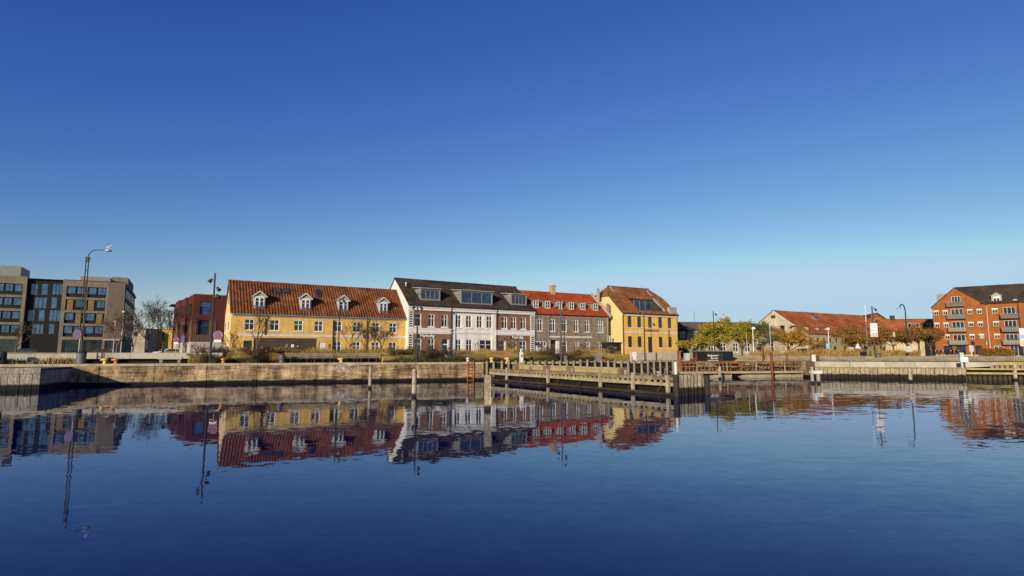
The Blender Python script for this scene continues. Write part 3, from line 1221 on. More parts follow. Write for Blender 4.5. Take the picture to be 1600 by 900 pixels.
# bands, cornice, quoins
MB().box(-.05, s1, -.12, -.002, 3.35, 4.12).build('band', white, T)
MB().box(s2, LB + .03, -.12, -.002, 3.35, 4.12).build('band', white, T)
MB().box(s1 + .01, s2 - .01, .12, .218, 3.5, 3.72).build('band', white, T)
for z in (3.52, 3.95):
    MB().box(-.06, s1 + .02, -.19, -.122, z, z + .1).build('moulding', white, T)
    MB().box(s2 - .02, LB + .04, -.19, -.122, z, z + .1).build('moulding', white, T)
MB().box(-.06, LB + .03, -.22, -.002, 6.55, 7.02).build('cornice', white, T)
MB().box(-.08, LB + .05, -.34, -.222, 6.86, 7.14).build('cornice', white, T)
MB().box(-.1, LB + .05, -.48, -.345, 7.06, 7.2).build('gutter', dark_metal, T)
MB().box(s1 + .05, s1 + .62, .06, .216, 0, 6.5).build('pilaster', white_wall, T)
MB().box(s2 - .6, s2 - .05, .06, .216, 0, 6.5).build('pilaster', white_wall, T)
dkb = M('dark_quoin', (.03, .026, .024), .9, .2)
for (a, b) in ((-.01, .72), (LB - .75, LB + .01)):
    MB().box(a, b, -.06, -.002, .3, 3.35).build('pilaster', white, T)
    MB().box(a, b, -.06, -.002, 4.12, 6.55).build('pilaster', white, T)
    for z in [.55 + i * .31 for i in range(9)] + [4.3 + i * .31 for i in range(7)]:
        MB().box(a + .14, b - .14, -.085, -.062, z, z + .17).build('quoin', dkb, T)
MB().box(0, LB, -.03, -.002, 0, .28).build('plinth', white, T)
MB().poly([(0, .0, 0), (0, 0, EB), (0, RVb, RB - .06), (0, VB, EB), (0, VB, 0)]).build('gable_wall', white_wall, T)
MB().poly([(LB, 0, 0), (LB, VB, 0), (LB, VB, EB), (LB, RVb, RB - .06), (LB, 0, EB)]).build('gable_wall', grey_wall, T)
MB().poly([(LB, VB, 0), (0, VB, 0), (0, VB, EB), (LB, VB, EB)]).build('rear_wall', white_wall, T)
pe, pr = (-.4, EB - .03), (RVb, RB)
roofB = tiles('roof', roof_black, T, -.12, LB + .05, pe, pr, .33, .4, .085)
tiles('rear_roof', roof_black, T, -.12, LB + .05, (VB + .4, EB - .03), pr, .3, .36, .05)
MB().tube((-.14, RVb, RB + .02), (LB + .06, RVb, RB + .02), .13, n=8).build('ridge_tiles', roof_black, roofB)
MB().box(-.16, -.1, -.2, .05, EB - .2, EB).build('verge', white, T)


def box_dormer(a, b, z0, z1, v0, cols, mt, parent=None):
    P_ = parent or T
    m = MB()

    def vr(z):
        return pe[0] + (pr[0] - pe[0]) * (z - pe[1]) / (pr[1] - pe[1])
    for x in (a, b - .16):
        m.prism([(x, v0, z0), (x, v0, z1), (x, vr(z1) + .2, z1), (x, vr(z0) + .1, z0)], (.16, 0, 0))
    m.box(a + .16, b - .16, v0 - .002, v0 + .3, z0, z0 + .16)
    m.box(a + .16, b - .16, v0 - .002, v0 + .3, z1 - .14, z1)
    d = m.build('dormer', mt, P_)
    MB().prism([(a - .12, v0 - .25, z1 + .003), (b + .12, v0 - .25, z1 + .003), (b + .12, vr(z1 + .4) + .1, z1 + .3), (a - .12, vr(z1 + .4) + .1, z1 + .3)], (0, 0, .1)).build('dormer_roof', zinc_l, d)
    f = MB()
    for i in range(cols + 1):
        x = a + .16 + (b - a - .32) * i / cols
        w = .035 if cols > 2 else .03
        f.box(x - w, x + w, v0 + .05, v0 + .12, z0 + .16, z1 - .14)
    f.box(a + .16, b - .16, v0 + .05, v0 + .12, z0 + .16, z0 + .22)
    f.box(a + .16, b - .16, v0 + .05, v0 + .12, z1 - .2, z1 - .14)
    f.build('window_frame', mt, d)
    MB().box(a + .14, b - .14, v0 + .1, v0 + .14, z0 + .1, z1 - .1).build('pane', glass_dorm, d)
    return d


box_dormer(1.95, 4.95, 8.0, 9.62, .55, 4, zinc)
box_dormer(8.1, 13.35, 7.75, 9.68, .35, 3, zinc)
box_dormer(16.75, 19.6, 8.0, 9.65, .55, 4, zinc)
MB().lathe((1.0, 3.55, 10.2), [(.1, -.6), (.1, .35), (.16, .36), (.16, .5)], 8).build('roof_vent', light_metal, T)
for u in (6.35, s2 + .05):
    pipe(T, [(u, -.4, 7.05), (u, -.12, 6.5), (u, -.12, .1)], .06, dark_metal)
    MB().box(u - .12, u + .12, -.3, -.1, 6.3, 6.6).build('rainwater_head', dark_metal, T)
# lettering on the two brick wings
for (u, w) in ((1.75, 2.15), (16.55, 1.95)):
    MB().box(u - .35, u - .1, -.12, -.03, 2.84, 3.2).build('sign_emblem', dark_metal, T)
    text_mesh(T, 'Nybolig', white, u, 2.92, -.1, .52, w, .04, 'sign_lettering', .02)
wlamp = MB().tube((15.0, -.5, 2.9), (15.0, -.02, 3.0), .03, n=6).lathe((15.0, -.55, 2.72), [(.02, .2), (.14, .12), (.17, 0)], 8).build('wall_lamp', dark_metal, T)
MB().box(LB - .1, LB + .6, -.5, -.35, 1.9, 2.25).build('hanging_sign', dark_metal, T)

# ------------------------------------------------------------------ grey house
endB = B.w(LB, 0.1)
C = Bld('grey_house', 'grey rendered house with bright red roof and a row of six small dormers', 'house', 0, 0, 0, 29.5, origin=endB + Vector((.05, .05, 0)))
T = C.t
LC, EC, VC, RC = 14.6, 6.75, 9.2, 10.75
RVc = VC / 2
cu = [1.04, 3.4, 5.6, 7.9, 10.1, 12.8]
hw = [.48, .48, .48, .45, .48, .62]
holes = [(u - w, u + w, 4.1, 6.0) for u, w in zip(cu, hw)]
lowc = [(u - w, u + w, .7, 2.52) for u, w in zip(cu[2:], hw[2:])]
holes += lowc + [(-.0 + .05, 2.25, 0, 2.55), (2.75, 4.2, 0, 2.75)]
wall('facade', grey_wall, T, 0, LC, 0, EC, holes, 0, .22)
for h in holes[:6]:
    window(T, *h, 2 if h[1] - h[0] < 1.1 else 3, (.67,), sill=True)
for h in lowc:
    window(T, *h, 2 if h[1] - h[0] < 1.1 else 3, (.67,), sill=True)
gd = MB().box(.08, 2.22, .1, .16, .02, 1.8).build('garage_door', white, T)
for i in range(5):
    MB().box(.1 + i * .425, .1 + i * .425 + .36, .08, .098, .1, 1.75).build('door_board', white, gd)
window(T, .08, 2.22, 1.82, 2.52, 4, (), sill=False, name='fanlight')
MB().box(2.78, 2.92, -.03, .15, 0, 2.72).build('door_jamb', white, T)
MB().box(4.0, 4.6, -.06, .15, 0, 2.62).build('door_jamb', white, T)
dd = MB().box(2.93, 3.95, .12, .18, .02, 2.05).build('door', M('brown_door', (.13, .09, .06), .6, .2), T)
MB().box(3.1, 3.8, .1, .119, 1.1, 1.9).build('pane', glass, dd)
MB().box(2.93, 3.98, .1, .16, 2.1, 2.62).build('fanlight', glass, dd)
MB().box(2.7, 11.1, -.05, -.002, 3.15, 3.4).build('band', band_white, T)
dn = MB()
for i in range(64):
    dn.box(.1 + i * .227, .1 + i * .227 + .12, -.1, -.002, EC - .3, EC - .16)
dn.build('dentil_course', band_white, T)['kind'] = 'stuff'
MB().box(0, LC, -.16, -.002, EC - .15, EC - .02).build('cornice', grey_wall, T)
MB().box(-.05, LC + .05, -.42, -.3, EC - .1, EC + .0).build('gutter', dark_metal, T)
MB().poly([(0, 0, 0), (0, 0, EC), (0, RVc, RC - .06), (0, VC, EC), (0, VC, 0)]).build('gable_wall', grey_wall, T)
MB().poly([(LC, 0, 0), (LC, VC, 0), (LC, VC, EC), (LC, RVc, RC - .06), (LC, 0, EC)]).build('gable_wall', grey_wall, T)
MB().poly([(LC, VC, 0), (0, VC, 0), (0, VC, EC), (LC, VC, EC)]).build('rear_wall', grey_wall, T)
pe, pr = (-.34, EC), (RVc, RC)
roofC = tiles('roof', roof_bright, T, -.6, LC + .05, pe, pr, .28, .36, .045)
tiles('rear_roof', roof_bright, T, -.05, LC + .05, (VC + .34, EC), pr, .28, .36, .03)
MB().tube((-.6, RVc, RC + .02), (LC + .06, RVc, RC + .02), .12, n=8).build('ridge_tiles', roof_bright, roofC)
pw = MB().prism([(LC - .12, -.45, EC - .15), (LC - .12, -.45, EC + .32), (LC - .12, RVc, RC + .42), (LC - .12, RVc, RC)], (.3, 0, 0))
pw.prism([(LC - .12, VC + .4, EC), (LC - .12, VC + .4, EC + .3), (LC - .12, RVc, RC + .42), (LC - .12, RVc, RC)], (.3, 0, 0))
pw.build('parapet_coping', M('coping_pale', (.42, .36, .29), .9, .15), T)
for u in (.85, 3.05, 5.3, 7.65, 9.95, 12.6):
    a, b = u - .55, u + .55
    m = MB()
    v0 = .85
    z0, z1 = 7.75, 8.95

    def vr(z):
        return pe[0] + (pr[0] - pe[0]) * (z - pe[1]) / (pr[1] - pe[1])
    for x in (a, b - .08):
        m.prism([(x, v0, z0 - .1), (x, v0, z1), (x, vr(z1) + .15, z1)], (.08, 0, 0))
    d = m.build('dormer', zinc, T)
    MB().prism([(a - .28, v0 - .12, z1 + .003), (b + .1, v0 - .12, z1 + .003), (b + .1, vr(z1 + .12) + .1, z1 + .1), (a - .28, vr(z1 + .12) + .1, z1 + .1)], (0, 0, .08)).build('dormer_roof', zinc, d)
    f = MB()
    for x in (a + .08, u - .045, b - .17):
        f.box(x, x + .09, v0 - .03, v0 + .05, z0, z1 - .02)
    for z in (z0, z0 + .55, z1 - .12):
        f.box(a + .08, b - .08, v0 - .025, v0 + .045, z, z + (.05 if z == z0 + .55 else .1))
    f.build('window', white, d)
    MB().box(a + .06, b - .06, v0 + .02, v0 + .06, z0, z1 - .02).build('pane', glass, d)
ch = MB().box(6.05, 6.85, RVc - .4, RVc + .4, RC - .6, RC + 1.1).build('chimney', M('yellow_brick', (.42, .32, .17), .9, .2, 3), T)
MB().box(5.97, 6.93, RVc - .48, RVc + .48, RC + 1.1, RC + 1.3).build('chimney_cap', concrete_l, ch)
pipe(T, [(2.62, -.36, 6.6), (2.62, -.1, 6.2), (2.62, -.1, .1)], .05, zinc)
pipe(T, [(LC - .35, -.36, 6.6), (LC - .35, -.1, 6.2), (LC - .35, -.1, .1)], .06, zinc_l)
cts = MB()
cts.box(-.02, .28, -.3, -.03, EC - .5, EC - .2)
cts.build('rainwater_head', zinc, T)

# ------------------------------------------------------------------ yellow house at the right end of the row
D = Bld('tall_ochre_house', 'ochre two-storey house with brown tiled half-hipped roof and roof terrace', 'house', 972, 500, 93.5, 30)
T = D.t
LD, ED, VD, RD = 12.6, 7.3, 11.0, 12.35
RVd = VD / 2
du = [1.62, 3.72, 6.15, 8.5, 10.68]
holes = [(u - .42, u + .42, 5.0, 6.85) for u in du]
lowd = [(u - .42, u + .42, 1.7, 3.5) for i, u in enumerate(du) if i != 2]
holes += lowd + [(5.6, 6.7, .35, 3.45)]
wall('facade', yellow_wall2, T, 0, LD, 0, ED, holes, 0, .22)
for h in holes[:5]:
    window(T, *h, 2, (.66,), fm=M('dark_green_frame', (.035, .04, .042), .5, .1), gm=glass_dorm, fr=.06, bar=.05, sill=False)
for h in lowd:
    window(T, *h, 2, (.66,), fm=MATS['dark_green_frame'], fr=.06, bar=.05, sill=True, sillmat=white)
d = MB().box(5.66, 6.64, .1, .16, .36, 2.6).build('door', M('dark_door', (.05, .04, .035), .6, .2), T)
MB().box(5.78, 6.12, .08, .099, 1.2, 2.4).build('pane', glass, d)
MB().box(6.2, 6.54, .08, .099, 1.2, 2.4).build('pane', glass, d)
MB().box(5.66, 6.64, .1, .15, 2.66, 3.4).build('fanlight', glass, d)
for z, h in ((4.86, .13), (4.0, .24), (1.45, .1)):
    m = MB()
    if z < 2:
        m.box(0, 5.55, -.05, -.002, z, z + h)
        m.box(6.75, LD, -.05, -.002, z, z + h)
    else:
        m.box(-.02, LD + .02, -.06, -.002, z, z + h)
    m.build('band', band_white, T)
MB().box(-.04, LD + .02, -.16, -.002, ED - .45, ED - .08).build('cornice', M('cornice_cream', (.66, .55, .34), .8, .1), T)
MB().box(-.1, LD + .1, -.42, -.3, ED - .1, ED).build('gutter', dark_metal, T)
MB().box(0, LD, -.04, -.002, 0, .5).build('plinth', M('red_plinth', (.22, .09, .05), .9, .2), T)
MB().box(5.45, 6.85, -.9, -.01, 0, .32).build('doorstep', concrete, T)
text_mesh(T, 'KAMMERHUSET', M('rust_letters', (.30, .075, .02), .7, .15), 4.95, 4.3, -.02, .62, 3.35, .03, 'sign_lettering', .015)
TH = .60
zh, vh = ED + (RD - ED) * TH, RVd * TH
gpts = [(0, 0, 0), (0, 0, ED), (0, vh, zh - .05), (0, VD - vh, zh - .05), (0, VD, ED), (0, VD, 0)]
MB().poly(gpts).build('gable_wall', yellow_pale, T)
MB().poly([(LD, p[1], p[2]) for p in reversed(gpts)]).build('gable_wall', yellow_pale, T)
MB().poly([(LD, VD, 0), (0, VD, 0), (0, VD, ED), (LD, VD, ED)]).build('rear_wall', yellow_wall2, T)
pe, pr = (-.35, ED), (RVd, RD)


def lo_f(t):
    return -.12 if t < TH else -.12 + (t - TH) / (1 - TH) * 1.75


def hi_f(t):
    return LD + .12 if t < TH else LD + .12 - (t - TH) / (1 - TH) * 1.5


rm = dict(colw=.28, rowh=.36, amp=.025)
ta, tb = .13, .55
ua, ub = 4.0, 9.7
roofD = tiles('roof', roof_brown, T, -.12, LD + .12, pe, pr, lo=lo_f, hi=hi_f, t0=tb, t1=1, **rm)
tiles('roof_slope', roof_brown, roofD, -.12, LD + .12, pe, pr, t0=0, t1=ta, **rm)
tiles('roof_slope', roof_brown, roofD, -.12, ua, pe, pr, t0=ta, t1=tb, **rm)
tiles('roof_slope', roof_brown, roofD, ub, LD + .12, pe, pr, t0=ta, t1=tb, **rm)
tiles('rear_roof', roof_brown, T, -.12, LD + .12, (VD + .35, ED), pr, lo=lo_f, hi=hi_f, **rm)
MB().poly([(-.14, vh - .05, zh), (1.65, RVd, RD + .03), (-.14, VD - vh + .05, zh)]).build('half_hip', roof_brown, T)
MB().poly([(LD + .14, vh - .05, zh), (LD + .14, VD - vh + .05, zh), (LD - 1.4, RVd, RD + .03)]).build('half_hip', roof_brown, T)
MB().tube((1.6, RVd, RD + .04), (LD - 1.35, RVd, RD + .04), .12, n=8).build('ridge_tiles', roof_brown, roofD)


def rp(t):
    return pe[0] + (pr[0] - pe[0]) * t, pe[1] + (pr[1] - pe[1]) * t


(ya, za), (yb, zb) = rp(ta), rp(tb)
m = MB()
m.poly([(ua, ya, za), (ub, ya, za), (ub, yb + .4, za), (ua, yb + .4, za)])
m.poly([(ua, yb + .4, za), (ub, yb + .4, za), (ub, yb + .4, zb + .3), (ua, yb + .4, zb + .3)])
m.prism([(ua - .02, ya, za), (ua - .02, yb + .4, za), (ua - .02, yb + .4, zb + .35), (ua - .02, yb, zb)], (-.1, 0, 0))
m.prism([(ub + .02, ya, za), (ub + .02, yb + .4, za), (ub + .02, yb + .4, zb + .35), (ub + .02, yb, zb)], (.1, 0, 0))
m.poly([(ua, yb, zb), (ub, yb, zb), (ub, yb + .4, zb + .3), (ua, yb + .4, zb + .3)])
ter = m.build('roof_terrace', M('terrace_dark', (.05, .045, .04), .8, .2), T)
for i in range(4):
    w = (ub - ua - .4) / 4
    x = ua + .2 + i * w
    fr_ = MB()
    fr_.box(x, x + .06, yb + .3, yb + .38, za + .1, zb - .05)
    fr_.box(x + w - .08, x + w - .02, yb + .3, yb + .38, za + .1, zb - .05)
    fr_.build('glazing_frame', zinc, ter)
    MB().box(x + .06, x + w - .08, yb + .34, yb + .37, za + .1, zb - .05).build('pane', glass_dorm, ter)
rlg = MB()
for i in range(20):
    x = ua + .1 + (ub - ua - .2) * i / 19
    rlg.box(x - .015, x + .015, ya + .2, ya + .23, za, za + .95)
rlg.box(ua, ub, ya + .19, ya + .24, za + .93, za + .98)
rlg.build('railing', dark_metal, ter)
MB().prism([(ub + .05, ya - .1, za - .05), (ub + .05, yb, zb + .12), (ub + .05, yb, zb + .3), (ub + .05, ya - .1, za + .25)], (.35, 0, 0)).build('cheek_coping', zinc_l, ter)
skylight(T, 2.2, .80, pe, pr, .55, 1.3, light_metal)
skylight(T, 10.4, .72, pe, pr, .55, 1.3, light_metal)
MB().box(10.75, 12.3, -.2, .55, ED + .25, ED + 1.35).build('roof_hatch', M('hatch', (.36, .30, .22), .9, .2), T)
pipe(T, [(.12, -.36, 7.2), (.12, -.1, 6.8), (.12, -.1, .1)], .06, dark_metal)
pipe(T, [(LD - .1, -.36, 7.2), (LD - .1, -.1, 6.8), (LD - .1, -.1, .1)], .06, dark_metal)
MB().box(LD - 2.3, LD - 2.12, -.12, -.01, 2.9, 4.75).build('wall_duct', M('duct', (.14, .09, .04), .8, .2), T)
MB().box(LD - .6, LD, -.5, -.35, 2.25, 2.6).build('wall_lamp', dark_metal, T)
MB().box(-1.35, -.95, 4.5, 4.9, RD - 2.4, RD - .6).build('flue', zinc_l, T)
MB().box(-1.0, -.6, 2.4, 2.8, 7.2, 9.0).build('flue', zinc, T)
# low dark shed in the gap left of it
shd = Bld('dark_lean_to', 'low dark lean-to shed in the gap between grey and ochre houses', 'shed', 0, 0, 0, 30, origin=D.w(-2.6, .3))
MB().box(0, 2.5, 0, 4, 0, 2.3).build('walls', black_wall, shd.t)
MB().box(-.1, 2.55, -.2, 4.1, 2.31, 2.5).build('roof', dark_metal, shd.t)
MB().box(.9, 1.5, -.12, -.01, 1.4, 1.75).build('vent_unit', grey_metal, shd.t)
MB().lathe((1.0, 1.0, 2.5), [(.14, 0), (.14, .9), (.2, .92), (.2, 1.05)], 8).build('flue', light_metal, shd.t)

# ------------------------------------------------------------------ office block at the left
O = Bld('office_block', 'grey concrete office block with dark glazed middle section at the far left', 'office block', 194, 480, 125, 30)
T = O.t
ot = 16.1
rows = [(446.6, 464), (467, 484), (487.3, 504.3), (508, 524)]
zr = []
for (y0, y1) in rows:
    z1 = O.uz(106, y0)[1]
    z0 = O.uz(106, y1)[1]
    zr.append((z0, z1))
zr = [(12.55, 14.85), (9.75, 12.05), (6.95, 9.25), (4.15, 6.45)]


def office_part(u0, u1, top, groups, y=0.0):
    holes = [(a, b, z0, z1) for (a, b) in groups for (z0, z1) in zr] + [(a, b, .1, 3.5) for (a, b) in groups]
    wall('facade', office_conc, T, u0, u1, 0, top, holes, y, .45)
    k = 0
    for (a, b) in groups:
        for ri, (z0, z1) in enumerate(zr):
            MB().box(a, b, y + .3, y + .4, z0, z1).build('spandrel_panel', office_dark, T)
            n = max(2, int(round((b - a) / 1.35)))
            w = (b - a) / n
            for i in range(n):
                k += 1
                if (k + ri) % 4 == 0:
                    MB().box(a + i * w + .25, a + (i + 1) * w - .35, y + .18, y + .295, z0 + .05, z1 - .05).build('timber_panel', office_wood, T)
                else:
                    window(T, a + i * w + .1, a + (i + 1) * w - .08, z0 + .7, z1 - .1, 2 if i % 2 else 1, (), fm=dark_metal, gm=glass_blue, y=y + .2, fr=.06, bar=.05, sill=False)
        MB().box(a, b, y + .35, y + .44, .1, 3.5).build('shopfront', glass, T)


office_part(-11.0, -3.1, ot, [(-10.35, -7.1), (-6.75, -3.45)])
m = MB().box(-3.09, -.01, .05, .3, 3.7, ot)
m.build('cladding_backing', office_slat, T)
sl = MB()
for i in range(16):
    sl.box(-3.06 + i * .19, -3.06 + i * .19 + .13, 0, .05, 3.7, ot - .15)
sl.build('cladding_slats', office_slat, T)['kind'] = 'stuff'
MB().box(-3.05, -.1, .3, .4, .1, 3.69).build('shopfront', glass, T)
MB().box(-3.3, .0, -.25, .25, 3.45, 3.69).build('entrance_canopy', pale_concrete, T)
# side wall
glass_mat_side = M('dull_glass', (.02, .024, .03), .35, .2, bump=0)
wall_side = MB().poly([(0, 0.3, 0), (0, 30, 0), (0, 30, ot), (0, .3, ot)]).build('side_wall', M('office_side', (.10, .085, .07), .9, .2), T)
for i in range(7):
    for (z0, z1) in zr:
        wd = MB().box(-.02, .05, 2 + i * 4, 4.6 + i * 4, z0 + .4, z1).build('window', dark_metal, T)
        MB().box(.051, .06, 2.1 + i * 4, 4.5 + i * 4, z0 + .5, z1 - .1).build('pane', glass_mat_side, wd)
for z in (3.75, 6.6, 9.4, 12.2, 15.2):
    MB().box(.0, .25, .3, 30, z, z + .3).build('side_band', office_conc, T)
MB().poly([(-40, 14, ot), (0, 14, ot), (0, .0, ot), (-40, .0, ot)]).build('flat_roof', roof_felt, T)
MB().poly([(-40, 30, 0), (0, 30, 0), (0, 30, ot), (-40, 30, ot)]).build('rear_wall', office_conc, T)
MB().box(-11, 0, -.06, .3, ot, ot + .12).build('roof_edge', dark_metal, T)
a, b, z0, z1 = O.rect(126, 431, 172, 441, 3)
MB().box(a, b, 3, 9, ot, z1).build('plant_room', zinc, T)
MB().box(-3.5, -.3, 9, 26, ot, ot + 2.2).build('plant_room', office_conc, T)
# dark glazed middle section
dm = []
for (y0, y1, xs) in ((443, 461, ((49, 58), (65, 74), (82, 98))), (464, 482, ((54, 72), (80, 88), (96, 99.5))), (484, 502, ((44, 53), (60, 69), (77, 95))), (506, 522, ((50, 67), (76, 84)))):
    for (x0, x1) in xs:
        a, b, z0, z1 = O.rect(x0, y0, x1, y1, .8)
        dm.append((max(a, -16.6), min(b, -11.1), z0, z1))
wall('facade', office_dark, T, -16.9, -11, 0, 15.8, dm, .8, .15)
for i, h in enumerate(dm):
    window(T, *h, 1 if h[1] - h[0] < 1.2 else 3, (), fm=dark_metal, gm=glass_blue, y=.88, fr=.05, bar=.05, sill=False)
MB().box(-16.9, -11, .72, 1.2, 15.8, 15.95).build('roof_edge', dark_metal, T)
office_part(-40, -16.9, 16.4, [(-26.0, -22.2), (-21.9, -17.5), (-31, -26.3), (-36, -31.3)])
MB().poly([(-16.9, 0, 0), (-16.9, .8, 0), (-16.9, .8, 16.4), (-16.9, 0, 16.4)]).build('return_wall', office_conc, T)
MB().poly([(-11.0, 0, 0), (-11.0, .8, 0), (-11.0, .8, 16.1), (-11.0, 0, 16.1)]).build('return_wall', office_conc, T)
a, b, z0, z1 = O.rect(-40, 412, 32, 431, 2)
MB().box(a, b, 2, 10, 16.4, z1).build('plant_room', zinc, T)

# ------------------------------------------------------------------ red modern terrace between office and yellow house
Rb = Bld('red_modern_terrace', 'dark red cubic apartment terrace with timber cladding and white base', 'apartment block', 303, 500, 88, 36)
T = Rb.t
h1 = Rb.rect(313, 471, 329, 492)
h2 = Rb.rect(310.5, 500, 325, 523)
cz = Rb.uz(303, 500)[1]
bz = 2.45
wall('facade', red_panel, T, 0, 9, bz, 9.85, [h1, h2], 0, .3)
MB().box(-.2, -.002, 0, .5, bz, 9.85).build('corner_pier', red_panel, T)
wall('base_wall', pale_concrete, T, -.25, 9, 0, bz, [], -.06, .2)
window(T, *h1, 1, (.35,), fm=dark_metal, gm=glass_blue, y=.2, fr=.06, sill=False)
window(T, *h2, 1, (.4,), fm=dark_metal, gm=glass_dorm, y=.2, fr=.06, sill=False)
cl = MB()
for i in range(13):
    u = -.03 + i * .245
    if h2[0] - .2 < u < h2[1] + .02:
        cl.box(u, u + .2, -.06, -.002, bz, h2[2] - .06)
    else:
        cl.box(u, u + .2, -.06, -.002, bz, 5.85)
cl.build('timber_cladding', brown_slat, T)['kind'] = 'stuff'
MB().box(-.1, 9, -.1, .4, 9.85, 9.98).build('roof_edge', light_metal, T)
for i in range(3):
    v0, v1 = i * 6.2, i * 6.2 + 6.2
    x = -.2 - .32 * i
    MB().box(x, 9, v0 + .01 + (.0 if i else .5), v1, bz, 9.85 - (.0 if i == 0 else .05)).build('wing', red_panel, T)
    MB().box(x - .08, x - .002, v0 + .3, v1 - 1.6, bz, 5.85).build('timber_cladding', brown_slat, T)
    MB().box(x - .05, 8.9, v0 + .02, v1 - .02, 0, bz - .002).build('wing_base', pale_concrete, T)
    for (a, b, c, d) in ((1.0, 2.2, 6.6, 8.6), (3.4, 4.4, 6.6, 8.6), (4.9, 5.7, .2, 2.1)):
        wd = MB().box(x - .1, x + .1, v0 + a, v0 + b, c, d).build('window', dark_metal, T)
        MB().box(x - .12, x - .101, v0 + a + .08, v0 + b - .08, c + .08, d - .08).build('pane', glass, wd)
MB().box(-.6, 5, 18.7, 23, 0, 9.3).build('end_wing', black_wall, T)
MB().box(-1.5, 5, 18.4, 23.3, 9.3, 9.5).build('end_wing_roof', dark_metal, T)

# far buildings closing the gap on the left
for (nm, lb, x0, x1, yt, Y, mt, v) in (('far_yellow_hall', 'distant flat yellow hall seen between bare trees left of the red terrace', 222, 268, 515, 275, M('far_yellow', (.46, .27, .06), .9, .25, .3), 1),
                                    ('far_white_hall', 'distant white box building beside the red terrace behind bare trees', 262, 300, 512, 290, pale_concrete, 0),
                                    ('far_grey_hall', 'distant grey hall just right of the office block', 190, 226, 514, 265, M('far_grey', (.30, .25, .19), .9, .25, .3), 2)):
    p0, p1 = at(x0, 540, Y), at(x1, 540, Y)
    hgt = at(x0, yt, Y).z - GZ
    t = thing(nm, lb, 'building', (p0.x, p0.y, GZ), 0)
    w_ = p1.x - p0.x
    hs_ = [(2 + i * 3.2, 3.9 + i * 3.2, hgt - 3.4, hgt - 1.6) for i in range(int((w_ - 2) / 3.2))]
    wall('facade', mt, t, 0, w_, 0, hgt, hs_, 0, .2)
    for h in hs_:
        window(t, *h, 2, (), fm=dark_metal, y=.1, sill=False)
    MB().box(.01, w_ - .01, .3, 12, 0, hgt - .02).build('body', mt, t)
    MB().box(-.1, w_ + .1, -.1, 12.1, hgt, hgt + .3).build('roof', dark_metal, t)

# ------------------------------------------------------------------ orange brick apartments at the right
K = Bld('orange_brick_apartments', 'orange brick apartment house with gable front, balconies and dark roof', 'apartment house', 1458, 500, 130, -40)
T = K.t
e1, ap = 11.1, 15.2
gw = 9.5
gu = 4.35
sm = [(.25, 1.1), (1.9, 2.75), (6.25, 7.1), (7.85, 8.7)]
srow = [(9.3, 10.3), (6.5, 7.5), (3.85, 4.8)]
brow = [(9.0, 10.55), (6.15, 7.7), (3.35, 4.8)]
holes = [(a, b, z0, z1) for (a, b) in sm for (z0, z1) in srow]
holes += [(3.35, 5.5, z0, z1) for (z0, z1) in brow] + [(3.65, 5.2, 11.9, 13.35)]
gf = [(1.5, 3.1, .1, 2.35), (3.7, 5.4, .1, 2.35), (7.0, 8.2, .1, 2.35)]
holes += gf
pl = [(-(ap - e1) / gu, 1, e1), ((ap - e1) / (gw - gu), 1, ap + (ap - e1) / (gw - gu) * gu)]
wall('facade', brick_orange, T, 0, gw, 0, ap, holes, 0, .2, planes=pl)
for (a, b) in sm:
    for (z0, z1) in srow:
        window(T, a, b, z0, z1, 2, (.72,), y=.12, fr=.06, bar=.05, sill=False)
        MB().box(a - .05, b + .05, -.06, .02, z1 - .18, z1 + .05).build('blind_box', white, T)


def balcony(u0, u1, z, mt):
    d = MB().prism([(u0, -.02, z), (u0 + .15, -1.1, z), (u1 - .15, -1.1, z), (u1, -.02, z)], (0, 0, .16)).build('balcony', M('balcony_slab', (.20, .18, .15), .8, .2), T)
    r = MB()
    n = int((u1 - u0) / .16)
    for i in range(n + 1):
        x = u0 + .17 + (u1 - u0 - .34) * i / n
        r.box(x - .012, x + .012, -1.08, -1.05, z + .16, z + 1.0)
    r.box(u0 + .13, u1 - .13, -1.11, -1.03, z + .97, z + 1.03)
    for x in (u0 + .1, u1 - .1):
        r.box(x - .02, x + .02, -1.06, -.02, z + .97, z + 1.03)
        for j in range(6):
            r.box(x - .012, x + .012, -.95 + j * .16, -.93 + j * .16, z + .16, z + .97)
    r.build('railing', grey_metal, d)
    MB().box(u0 + .2, u1 - .2, -1.04, -1.02, z + .2, z + .92).build('railing_panel', mt, d)
    rr = random.Random(int(u0 * 100 + z * 7))
    for i in range(3):
        x = rr.uniform(u0 + .4, u1 - .6)
        MB().lathe((x, -.6, z + .16), [(.12, 0), (.16, .3), (.3, .45), (.34, .8), (.1, 1.1)], 7).build('potted_plant', rr.choice((bush_mat, leaf_br, leaf_gn)), d)


pan = [M('panel_a', (.11, .10, .08), .7, .3, 2), M('panel_b', (.15, .14, .12), .7, .3, 2), M('panel_c', (.24, .225, .20), .7, .2, 2)]
for (z0, z1) in brow:
    window(T, 3.35, 5.5, z0, z1, 3, (), fm=light_metal, gm=glass, y=.12, fr=.07, bar=.07, sill=False, name='balcony_door')
window(T, 3.65, 5.2, 11.9, 13.35, 3, (), fm=light_metal, y=.12, fr=.07, bar=.07, sill=False, name='balcony_door')
for i, (u0, u1, z) in enumerate(((2.5, 5.95, 11.05), (2.45, 6.0, 8.25), (2.5, 6.0, 5.35), (2.45, 6.0, 2.5))):
    balcony(u0, u1, z, pan[i % 3] if i < 3 else pan[2])
for h in gf:
    window(T, *h, 2, (), fm=dark_metal, y=.12, sill=False, name='shop_door')
MB().box(1.3, 3.2, -.3, -.01, 2.38, 2.6).build('awning', grey_metal, T)
MB().box(3.6, 5.6, -.3, -.01, 2.36, 2.48).build('awning', grey_metal, T)
